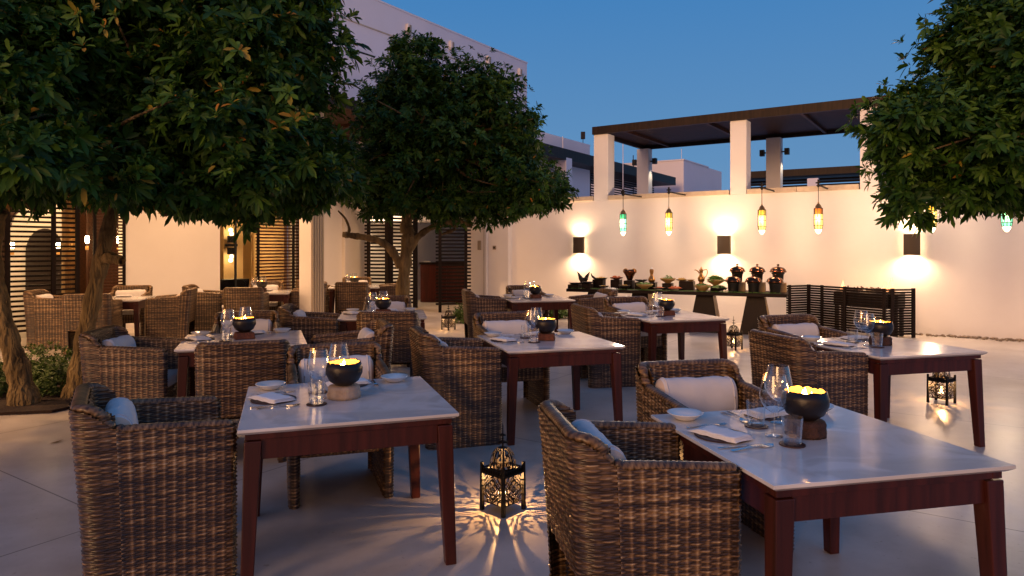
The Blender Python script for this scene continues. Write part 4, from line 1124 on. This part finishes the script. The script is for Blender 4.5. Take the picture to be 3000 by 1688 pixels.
h = riser(1205,.18,.12,'riser under the footed tan bowl'); dish(1205,.5,h,.155,.095,'tanbowl','tan bowl with a green garnish on a riser',.35); food(1205,.5,h+.06,.1,.09,'food_green','garnish','green garnish in the raised tan bowl',50,.02,True)
h = riser(1405,.27,.17,'widest riser under the yellow platters'); dish(1350,.5,h,.11,.025,'bowl','dark platter of yellow food on the widest riser',.6,'platter'); food(1350,.5,h+.014,.09,.045,'food_yellow','yellow_mound','yellow mound on the dark platter',60,.016)
dish(1445,.42,h,.075,.03,'tanbowl','little tan dish right of the yellow platter',.5); 
h = riser(1555,.15,.12,'riser under the spouted ewer'); jug(1555,1,h,'brass ewer with long spout and curved handle')
h = riser(1705,.16,.09,'riser under the tall salad bowl'); dish(1705,.5,h,.165,.12,'tanbowl','deep bowl of leafy greens on a riser',.3); food(1705,.5,h+.09,.15,.10,'food_green','leafy_greens','leafy greens piled above the deep bowl',170,.028,True)
# front row
dish(230,.16,.08,.13,.03,'bowl','dark platter on the buffet left corner',.6,'platter'); riser(230,.22,.078,'low block at the buffet left corner',.16)
dish(365,.14,.10,.12,.035,'bowl','raised dark platter before the horned vase',.6,'platter'); riser(365,.16,.098,'block under the platter before the horned vase',.14)
dish(535,.14,.02,.10,.045,'bowl','dark bowl of yellow relish at the front'); food(535,.14,.05,.08,.02,'food_yellow','relish','yellow relish in the small dark bowl',40,.012)
food(605,.06,.012,.13,.03,'food_white','dumplings','row of white dumplings on the buffet front',40,.02)
dish(750,.14,.0,.115,.085,'bowl','dark bowl of yellow rice at the front'); food(750,.14,.065,.1,.035,'food_yellow','yellow_rice','yellow rice in the dark bowl',70,.012)
dish(960,.16,.02,.165,.095,'tanbowl','wide tan salad bowl at the buffet front',.35); food(960,.16,.09,.14,.05,'food_green','mixed_salad','mixed salad in the wide tan bowl',120,.022,True)
dish(1112,.16,.03,.12,.025,'bowl','dark flat platter between tan bowl and shrimp',.6,'platter'); food(1112,.16,.045,.09,.02,'food_orange','meat_slices','dark meat slices on the flat platter',40,.014)
dish(1280,.14,.03,.14,.02,'bowl','platter of shrimp at the buffet front',.6,'platter'); food(1280,.14,.045,.12,.045,'food_orange','shrimp','orange shrimp heaped on the platter',90,.016)
dish(1570,.16,.0,.155,.12,'tanbowl','tan bowl of greens before the ewer',.35); food(1570,.16,.10,.14,.035,'food_green','chopped_greens','chopped greens in the bowl before the ewer',120,.02,True)
dish(1735,.14,.02,.15,.06,'bowl','dark platter of greens beside the chafing pots',.5,'platter'); food(1735,.14,.06,.12,.06,'food_green','herb_pile','green herb pile beside the chafing pots',110,.022,True)
rg = random.Random(9); mb = MB()
for i in range(700):
    s = rg.uniform(.05, BLEN-.1); y = rg.gauss(.04,.02); r_ = rg.uniform(.004,.012)
    if y > .12 or y < -.01: continue
    T = Matrix.Translation((s,y,.001+r_))@Matrix.Rotation(rg.random()*3,4,'X'); mb.lathe([(0,-r_),(r_,0),(0,r_)], 5, T=T)
q = mb.build('petals', [M['food_green']]); q.location = (BL.x,BL.y,BZ); q.rotation_euler = (0,0,ROTB); tag(q, 'scattered leaf crumbs along the buffet front edge', 'garnish', kind='stuff')
CG = 'copper lidded chafing pots at the right end of the buffet'
def mk_pot():
    e = empty('chafing_pot')
    MB().lathe([(.001,.0),(.085,.001),(.09,.02),(.098,.15),(.115,.165),(.115,.175),(.1,.18)], 26).build('base', M['blackmetal'], e, smooth=True)
    MB().lathe([(.1,.181),(.142,.19),(.15,.20),(.142,.212),(.10,.214)], 28).build('rim', M['copper'], e, smooth=True)
    MB().lathe([(.139,.213),(.132,.24),(.10,.272),(.05,.288),(.02,.292),(.0,.292)], 28).build('lid', M['copper'], e, smooth=True)
    MB().lathe([(.012,.290),(.010,.305),(.024,.318),(.022,.333),(.0,.342)], 14).build('knob', M['copper'], e, smooth=True)
    return e
PROTO['pot'] = (mk_pot(), False)
for i, (zx, bk, z) in enumerate(((1932,.56,.17),(2142,.56,.17),(2360,.56,.17),(1890,.16,0),(2103,.16,0),(2328,.16,0))):
    p = bpos(zx, bk)
    w = ['left','middle','right'][i % 3]; rw = 'rear' if i < 3 else 'front'
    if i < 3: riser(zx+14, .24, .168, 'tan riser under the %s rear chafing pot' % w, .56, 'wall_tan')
    place('pot', p.x, p.y, BZ+z+.002, ROTB, 'copper lidded chafing pot, %s one of the %s row' % (w, rw), 'chafing pot', CG)

# ---------------------------------------------------------------- trees
def rosettes(name, C, D, L, nl, parent, seed, m, yellow=.01, tb=0., droop=.38, wid=.15):
    rg = np.random.default_rng(seed); N = len(C)
    D = D/np.linalg.norm(D, axis=1)[:,None]
    up = np.where(np.abs(D[:,2:3]) > .9, np.array([[1.,0,0]]), np.array([[0,0,1.]]))
    A = np.cross(D, up); A /= np.linalg.norm(A, axis=1)[:,None]; B = np.cross(D, A)
    ph = rg.uniform(0, 2*np.pi, (N,1)) + np.arange(nl)[None,:]*2.399
    el = rg.uniform(.05, 1.15, (N,nl))
    rad = np.cos(ph)[...,None]*A[:,None]+np.sin(ph)[...,None]*B[:,None]
    d = rad*np.cos(el)[...,None] + D[:,None]*np.sin(el)[...,None]
    Ls = L*rg.uniform(.5,1.25,(N,nl))*rg.uniform(.6,1.25,(N,1))
    side = np.cross(d, D[:,None]); sn = np.linalg.norm(side, axis=2)[...,None]; side = side/np.maximum(sn, 1e-3)
    base = C[:,None] + D[:,None]*rg.uniform(-.02,.03,(N,nl,1))
    w = wid*Ls
    def pt(t, s, g):
        p = base + d*(Ls*t)[...,None] + side*(w*s)[...,None]
        p[...,2] -= droop*Ls*t*t*(.7) ; nrm = np.cross(side, d); p += nrm*(w*g)[...,None]
        return p
    pts = [pt(.06,0,0), pt(.38,-.85,.3), pt(.38,0,-.05), pt(.38,.85,.3), pt(.76,-.92,.25), pt(.78,0,-.05), pt(.76,.92,.25), pt(1.,0,0)]
    V = np.stack(pts, 2).reshape(-1,3); nb = np.arange(N*nl)[:,None]*8
    tri = np.concatenate([nb+np.array([[0,1,2]]), nb+np.array([[0,2,3]]), nb+np.array([[4,7,5]]), nb+np.array([[5,7,6]])])
    quad = np.concatenate([nb+np.array([[1,4,5,2]]), nb+np.array([[2,5,6,3]])])
    t = rg.uniform(0,.95,(N,1))*.7+rg.uniform(0,.9,(N,nl))*.3 + tb
    t = np.clip(t, 0, .88); y = rg.random((N,nl)) < yellow; t[y] = rg.uniform(.93,1,y.sum())
    t = np.repeat(t.reshape(-1), 8)
    return npmesh(name, V, [tri, quad], m, t, parent, smooth=True)
def crown_points(blobs, dens, seed, flat=None, squash=1.):
    """blobs: (x,y,z,rx,ry,rz). Leaf rosettes grow in separate clumps scattered through each blob, most of them near its skin"""
    rg = np.random.default_rng(seed); Cs, Ds = [], []
    for (x,y,z,rx,ry,rz) in blobs:
        n = int(dens*(rx*ry*rz)**(2/3)*11); nc = max(3, n//15)
        v = rg.normal(size=(nc,3)); v /= np.linalg.norm(v, axis=1)[:,None]
        rr = rg.uniform(.10,1.02,(nc,1))**.5
        lump = 1.03+.13*np.sin(v[:,0:1]*6+seed+x)+.09*np.sin(v[:,1:2]*8+v[:,2:3]*7+y*3)
        cc = v*rr*lump*np.array([[rx,ry,rz]])*.93
        pick = rg.integers(0, nc, n); sg = min(.15, .33*min(rx,ry,rz))
        w_ = rg.normal(size=(n,3)); p = cc[pick] + w_*sg*np.array([[1.05,1.05,.8]])
        P = p+np.array([[x,y,z]])
        if flat is not None:
            low = flat+.03+.13*np.sin(P[:,0]*2.7)+.09*np.sin(P[:,1]*3.9+1)+.06*np.sin(P[:,0]*9+P[:,1]*5)
            k = P[:,2] < low; P[k,2] = (low + np.abs(rg.normal(0,.09,len(P))))[k]
        D = .6*v[pick]*np.array([[1/rx,1/ry,1/rz]])*min(rx,ry,rz) + .55*w_
        D = D/np.linalg.norm(D,axis=1)[:,None] + np.array([[0,0,.45]]) + rg.normal(0,.15,(n,3))
        Cs.append(P); Ds.append(D)
    C, D = np.concatenate(Cs), np.concatenate(Ds)
    g_ = np.floor(C/.18).astype(int); from collections import Counter
    ct_ = Counter(map(tuple, g_)); ok = [sum(ct_.get((a+i,b+j,c+k),0) for i in (-1,0,1) for j in (-1,0,1) for k in (-1,0,1)) > 13 for a,b,c in g_]
    return C[ok], D[ok]
def at(xd, yd, d): return ((xd-1287.5)/1717*d, d, 1.57+(622-yd)/1717*d)
def tree(name, label, trunks, blobs, L, dens, seed, yellow, flat, twigs=60, extra=(), tb=0.):
    e = empty(name, trunks[0][0][:3], 0, label, 'tree'); o = Vector(trunks[0][0][:3])
    lm = []
    for i, tr in enumerate(trunks):
        pts = smooth_path([(p[0]-o.x, p[1]-o.y, p[2]-o.z, p[3]) for p in tr], 8)
        rg = random.Random(seed+i)
        rad = [p[3]*.88*(1+.10*math.sin(k*.9+i)+.05*math.sin(k*2.3)) for k, p in enumerate(pts)]
        MB().tube([p[:3] for p in pts], rad, 18, .10, rg).build('trunk' if i == 0 or tr[0][2] < .05 else 'limb', M['bark'], e, smooth=True)
    C, D = crown_points(blobs, dens, seed, flat)
    C = C - np.array([[o.x,o.y,o.z]])
    cr = rosettes('crown', C, D, L, 11, e, seed, M['leaf'], yellow, tb)
    if extra:
        C2 = np.array([p for p in extra])-np.array([[o.x,o.y,o.z]]); D2 = np.tile([[.1,-.5,.4]], (len(C2),1))+np.random.default_rng(2).normal(0,.2,(len(C2),3))
        rosettes('yellow_leaves', C2, D2, L*1.0, 11, e, seed+5, M['leaf'], .35, .4)  # extra sprays with lighter and yellower leaf tints
    # branches inside the crown and bare twigs poking out
    rg = np.random.default_rng(seed+9); mb = MB(); top = trunks[0][-1]; tp = np.array([top[0]-o.x, top[1]-o.y, top[2]-o.z])
    pick = rg.choice(len(C), twigs, replace=False)
    for k in pick:
        q = C[k]; mid = tp*.45+q*.55+rg.normal(0,.15,3); mid[2] -= .1
        pts = smooth_path([(*tp, .035), (*mid, .02), (*q, .006)], 5)
        mb.tube([p[:3] for p in pts], [p[3] for p in pts], 5)
    mb.build('branches', M['bark'], e, smooth=True)
    return e
rgb = random.Random(21)
# leaning tree on the left
A_bl = [(*at(330,300,7.2),1.5,1.5,1.15), (*at(590,270,6.9),.95,1.2,1.1), (*at(730,440,7.2),.66,.9,.5), (*at(60,250,6.4),1.3,1.4,1.1),
        (*at(440,60,7.0),1.15,1.3,.8), (*at(725,130,7.2),.52,.8,.72), (*at(180,20,6.8),1.2,1.2,.8), (*at(400,480,6.6),1.0,1.0,.35), (*at(120,430,5.6),.9,.9,.4),
        (*at(700,-70,7.4),.7,.9,.5), (*at(300,-120,7),1.6,1.4,.8), (*at(610,480,6.8),.8,.9,.35), (*at(-150,300,6),1.2,1.2,1.2)]
ex = [at(*q) for q in ((600,130,5.6),(625,200,5.7),(560,230,5.6),(585,260,5.6),(725,235,6),(740,300,6.1),(770,290,6.1),(700,320,6),(545,290,5.7),(200,40,5.2),(235,25,5.2),(185,75,5.2),(260,70,5.2),(210,120,5.2),(290,40,5.2))]
tree('leaning_tree', 'leaning tree with thick bare trunk and wide dark crown over the left tables',
  [[(*at(188,1005,7.1),.15),(*at(200,940,7.1),.12),(*at(213,850,7.1),.10),(*at(236,740,7.1),.088),(*at(258,640,7.1),.085),(*at(280,540,7.1),.078),(*at(300,430,7.1),.085),(*at(380,330,7.1),.07)],
   [(*at(250,655,7.1),.07),(*at(278,648,7.0),.065),(*at(302,655,6.95),.05),(*at(306,656,6.94),.045)],
   [(*at(290,480,7.1),.07),(*at(220,380,7.0),.06),(*at(150,300,6.9),.045)],
   [(*at(300,440,7.1),.06),(*at(460,400,7.1),.05),(*at(640,380,7.1),.03)]],
  A_bl, .128, 150, 3, .012, 2.03, 120, ex, .0)
tree('edge_tree', 'curved trunk tree in the bed at the left edge of the photo',
  [[(*at(62,1020,6.75),.15),(*at(45,930,6.75),.12),(*at(18,840,6.75),.10),(*at(-5,740,6.75),.09),(*at(-18,640,6.75),.085),(*at(-5,550,6.75),.075),(*at(25,490,6.75),.065),(*at(60,430,6.75),.05)]],
  [(*at(-60,430,6.2),.9,.9,.5), (*at(-160,250,6.2),1.1,1.1,.8)], .125, 160, 8, .01, 2.0, 30)
# forked tree in the middle
C_bl = [(*at(1060,330,11),1.05,1.2,1.0), (*at(1200,380,11),1.0,1.2,.95), (*at(1305,480,11),.74,1.0,.40), (*at(960,440,11),.75,1.1,.6), (*at(1040,190,11),.55,.7,.45),
        (*at(1190,240,11),.75,.9,.55), (*at(1275,340,11.2),.55,.8,.5), (*at(1120,510,11),1.5,1.3,.3), (*at(1015,130,11),.16,.2,.18), (*at(1075,118,11),.22,.2,.18), (*at(1330,305,11.2),.30,.3,.16), (*at(1240,205,11),.28,.3,.22), (*at(960,260,11),.35,.4,.3), (*at(1380,470,11),.3,.5,.3)]
tree('forked_tree', 'forked tree with pale trunk and rounded crown before the passage',
  [[(*at(1008,867,11),.18),(*at(1010,800,11),.13),(*at(1013,720,11),.115),(*at(1020,650,11),.11),(*at(1027,590,11),.12),(*at(1022,560,11),.11),(*at(1050,450,11),.09),(*at(1075,360,11),.06)],
   [(*at(1008,672,11),.075),(*at(985,630,10.95),.075),(*at(955,607,10.9),.06),(*at(920,598,10.9),.06),(*at(880,592,10.9),.055),(*at(862,590,10.9),.055)],
   [(*at(875,590,10.9),.03),(*at(878,575,10.9),.025),(*at(868,550,10.9),.02),(*at(850,530,10.9),.015)],
   [(*at(1025,640,11),.07),(*at(1048,600,11),.06),(*at(1080,575,11),.055),(*at(1120,560,11),.05),(*at(1150,555,11),.04),(*at(1185,570,11),.025)],
   [(*at(1130,558,11),.04),(*at(1145,575,11),.03),(*at(1110,590,11),.03)],
   [(*at(1040,470,11),.05),(*at(1000,390,11),.035),(*at(975,350,11),.02)]],
  C_bl, .106, 172, 5, .006, 2.0, 110)
# right tree, trunk outside the frame
D_bl = [(*at(2400,330,7.5),.82,1.1,.55), (*at(2520,180,7.5),.65,1.1,.9), (*at(2490,420,7.5),.95,1.1,.45), (*at(2640,300,7.5),.9,1.1,1.2), (*at(2420,470,7.5),.62,.8,.26), (*at(2300,300,7.5),.45,.6,.28),
        (*at(2265,400,7.4),.22,.4,.24), (*at(2410,60,7.5),.34,.35,.20), (*at(2385,135,7.5),.22,.2,.22), (*at(2540,30,7.5),.45,.6,.5), (*at(2350,245,7.5),.30,.3,.18), (*at(2300,490,7.3),.28,.4,.2), (*at(2270,310,7.3),.35,.4,.2)]
tree('right_tree', 'dark crowned tree reaching in from the right edge over the wall',
  [[(5.95,7.6,0,.15),(5.9,7.6,.7,.13),(5.85,7.6,1.5,.11),(5.75,7.6,2.3,.09),(5.5,7.5,3.0,.06)],
   [(5.5,7.5,3.0,.05),(*at(2520,230,7.5),.035),(*at(2450,140,7.5),.022),(*at(2385,95,7.5),.010)],
   [(5.6,7.5,2.7,.05),(*at(2480,360,7.5),.035),(*at(2380,320,7.4),.022),(*at(2290,290,7.3),.010)]],
  D_bl, .12, 135, 13, .004, 1.95, 60)
# stray branchlets at the left of the right tree
# planting bed
def bed(cx, cy, rx, ry, n, seed, lb, name='low_shrub', h=.3):
    pass
pts = [(-5.6,6.2),(-4.35,6.45),(-4.05,7.15),(-4.4,8.3),(-5.4,9.0),(-7.5,9.2),(-8,6.8)]
n = len(pts); vs = [(x,y,.004) for x, y in pts]+[(x*.995-.02,y,.03) for x, y in pts]
tag(MB().add(vs, [tuple(range(n,2*n))]+[(i,(i+1)%n,(i+1)%n+n,i+n) for i in range(n)]).build('soil_bed', M['soil']), kind='structure')
def shrub(x, y, r, h, lb, seed, n=260, L=.045):
    e = empty('low_shrub', (x,y,.02), 0, lb, 'shrub', 'low green shrubs')
    rg = np.random.default_rng(seed); v = rg.normal(size=(n,3)); v /= np.linalg.norm(v,axis=1)[:,None]; v[:,2] = np.abs(v[:,2])
    P = v*rg.uniform(.4,1,(n,1))*np.array([[r,r,h]]); P[:,2] += .02
    rosettes('foliage', P, v+np.array([[0,0,.6]]), L, 8, e, seed, M['shrub'], 0, 0, .2, .25)
    mb = MB()
    for k in range(12): q = P[k]; mb.tube([(0,0,0), tuple(q*.5), tuple(q)], [.008,.005,.003], 4)
    mb.build('stems', M['bark'], e)
k = 0
for x, y, r_, h, lb in ((-4.85,7.3,.35,.36,'round low shrub between the two left trunks'), (-5.5,7.1,.38,.38,'low shrub left of the curved trunk at the photo edge'), (-4.75,7.9,.35,.42,'low shrub behind the leaning trunk'), (-5.4,7.9,.4,.42,'low shrub deep in the bed behind the curved trunk'), (-6.1,7.6,.4,.4,'low shrub at the far left edge of the bed')):
    k += 1; shrub(x, y, r_, h, lb, 40+k, 420)
shrub(-1.0,14.2,.26,.35,'small green bush right of the small path lantern',60,200,.06)
shrub(.95,15.2,.35,.34,'lit yellow green bush seen between the legs of the far table',61,300,.09)

mb = MB(); rg = random.Random(77)
for i in range(46):
    x = rg.uniform(-5.5,-1.5) if i < 26 else rg.uniform(-3.5,1.5); y = rg.uniform(2.6,8.5) if i < 26 else rg.uniform(8,13)
    T = Matrix.Translation((x,y,.006))@Matrix.Rotation(rg.uniform(0,6.28),4,'Z'); l_ = rg.uniform(.03,.07); c_ = rg.uniform(.004,.018)
    mb.add([T@Vector(p) for p in ((-l_,0,c_),(0,-l_*.32,0),(l_,0,c_*.7),(0,l_*.32,.002))], [(0,1,2,3)])
tag(mb.build('fallen_leaves', mat('dry fallen leaf', (.13,.07,.025), .8)), 'few dry fallen leaves on the pale floor', 'leaves', kind='stuff')
# ---------------------------------------------------------------- light
w = bpy.data.worlds.new('World'); sc.world = w; w.use_nodes = True; nt = w.node_tree
bg = nt.nodes['Background']; tc = nt.nodes.new('ShaderNodeTexCoord'); sx = nt.nodes.new('ShaderNodeSeparateXYZ')
nt.links.new(tc.outputs['Generated'], sx.inputs[0])
cr = nt.nodes.new('ShaderNodeValToRGB'); nt.links.new(sx.outputs['Z'], cr.inputs['Fac'])
e0 = cr.color_ramp.elements; e0[0].position = 0; e0[0].color = (.150,.265,.43,1); e0[1].position = 1.0; e0[1].color = (.036,.125,.33,1)
q = e0.new(.12); q.color = (.100,.235,.43,1)
q = e0.new(.36); q.color = (.045,.18,.42,1)
# afterglow of the sunset behind and left of the camera
vm = nt.nodes.new('ShaderNodeVectorMath'); vm.operation = 'DOT_PRODUCT'
sd_ = Vector((-.35,-.93,.12)).normalized(); vm.inputs[1].default_value = sd_
nt.links.new(tc.outputs['Generated'], vm.inputs[0])
mr = nt.nodes.new('ShaderNodeMapRange'); mr.inputs['From Min'].default_value = .1; mr.inputs['From Max'].default_value = 1.; mr.interpolation_type = 'SMOOTHSTEP'
nt.links.new(vm.outputs['Value'], mr.inputs['Value'])
band = nt.nodes.new('ShaderNodeMapRange'); band.inputs['From Min'].default_value = .75; band.inputs['From Max'].default_value = .02; band.interpolation_type = 'SMOOTHSTEP'
nt.links.new(sx.outputs['Z'], band.inputs['Value'])
mm = nt.nodes.new('ShaderNodeMath'); mm.operation = 'MULTIPLY'; nt.links.new(mr.outputs['Result'], mm.inputs[0]); nt.links.new(band.outputs['Result'], mm.inputs[1])
mx = nt.nodes.new('ShaderNodeMixRGB'); mx.inputs[2].default_value = (1.1,.48,.24,1)
nt.links.new(mm.outputs[0], mx.inputs['Fac']); nt.links.new(cr.outputs['Color'], mx.inputs[1]); nt.links.new(mx.outputs['Color'], bg.inputs['Color'])
bg.inputs['Strength'].default_value = .87
sl = bpy.data.lights.new('sun', 'SUN'); sl.energy = 1.05; sl.angle = R(22); sl.color = (1,.56,.26)
so = bpy.data.objects.new('sun', sl); col.objects.link(so)
so.rotation_euler = Vector((.50,.80,-.22)).to_track_quat('-Z','Y').to_euler()

cam = bpy.data.cameras.new('camera'); co = bpy.data.objects.new('camera', cam); col.objects.link(co)
co.location = (0,0,1.57); co.rotation_euler = (math.pi/2,0,0)
cam.sensor_width = 36; cam.lens = 24.0; cam.shift_y = -102.5/2575; cam.clip_end = 500
sc.camera = co
sc.view_settings.view_transform = 'Standard'; sc.view_settings.look = 'None'; sc.view_settings.exposure = .45; sc.view_settings.gamma = 1
sc.cycles.use_denoising = True
sc.cycles.max_bounces = 10; sc.cycles.transmission_bounces = 8; sc.cycles.transparent_max_bounces = 8
sc.cycles.sample_clamp_indirect = 4; sc.cycles.caustics_reflective = False; sc.cycles.caustics_refractive = False
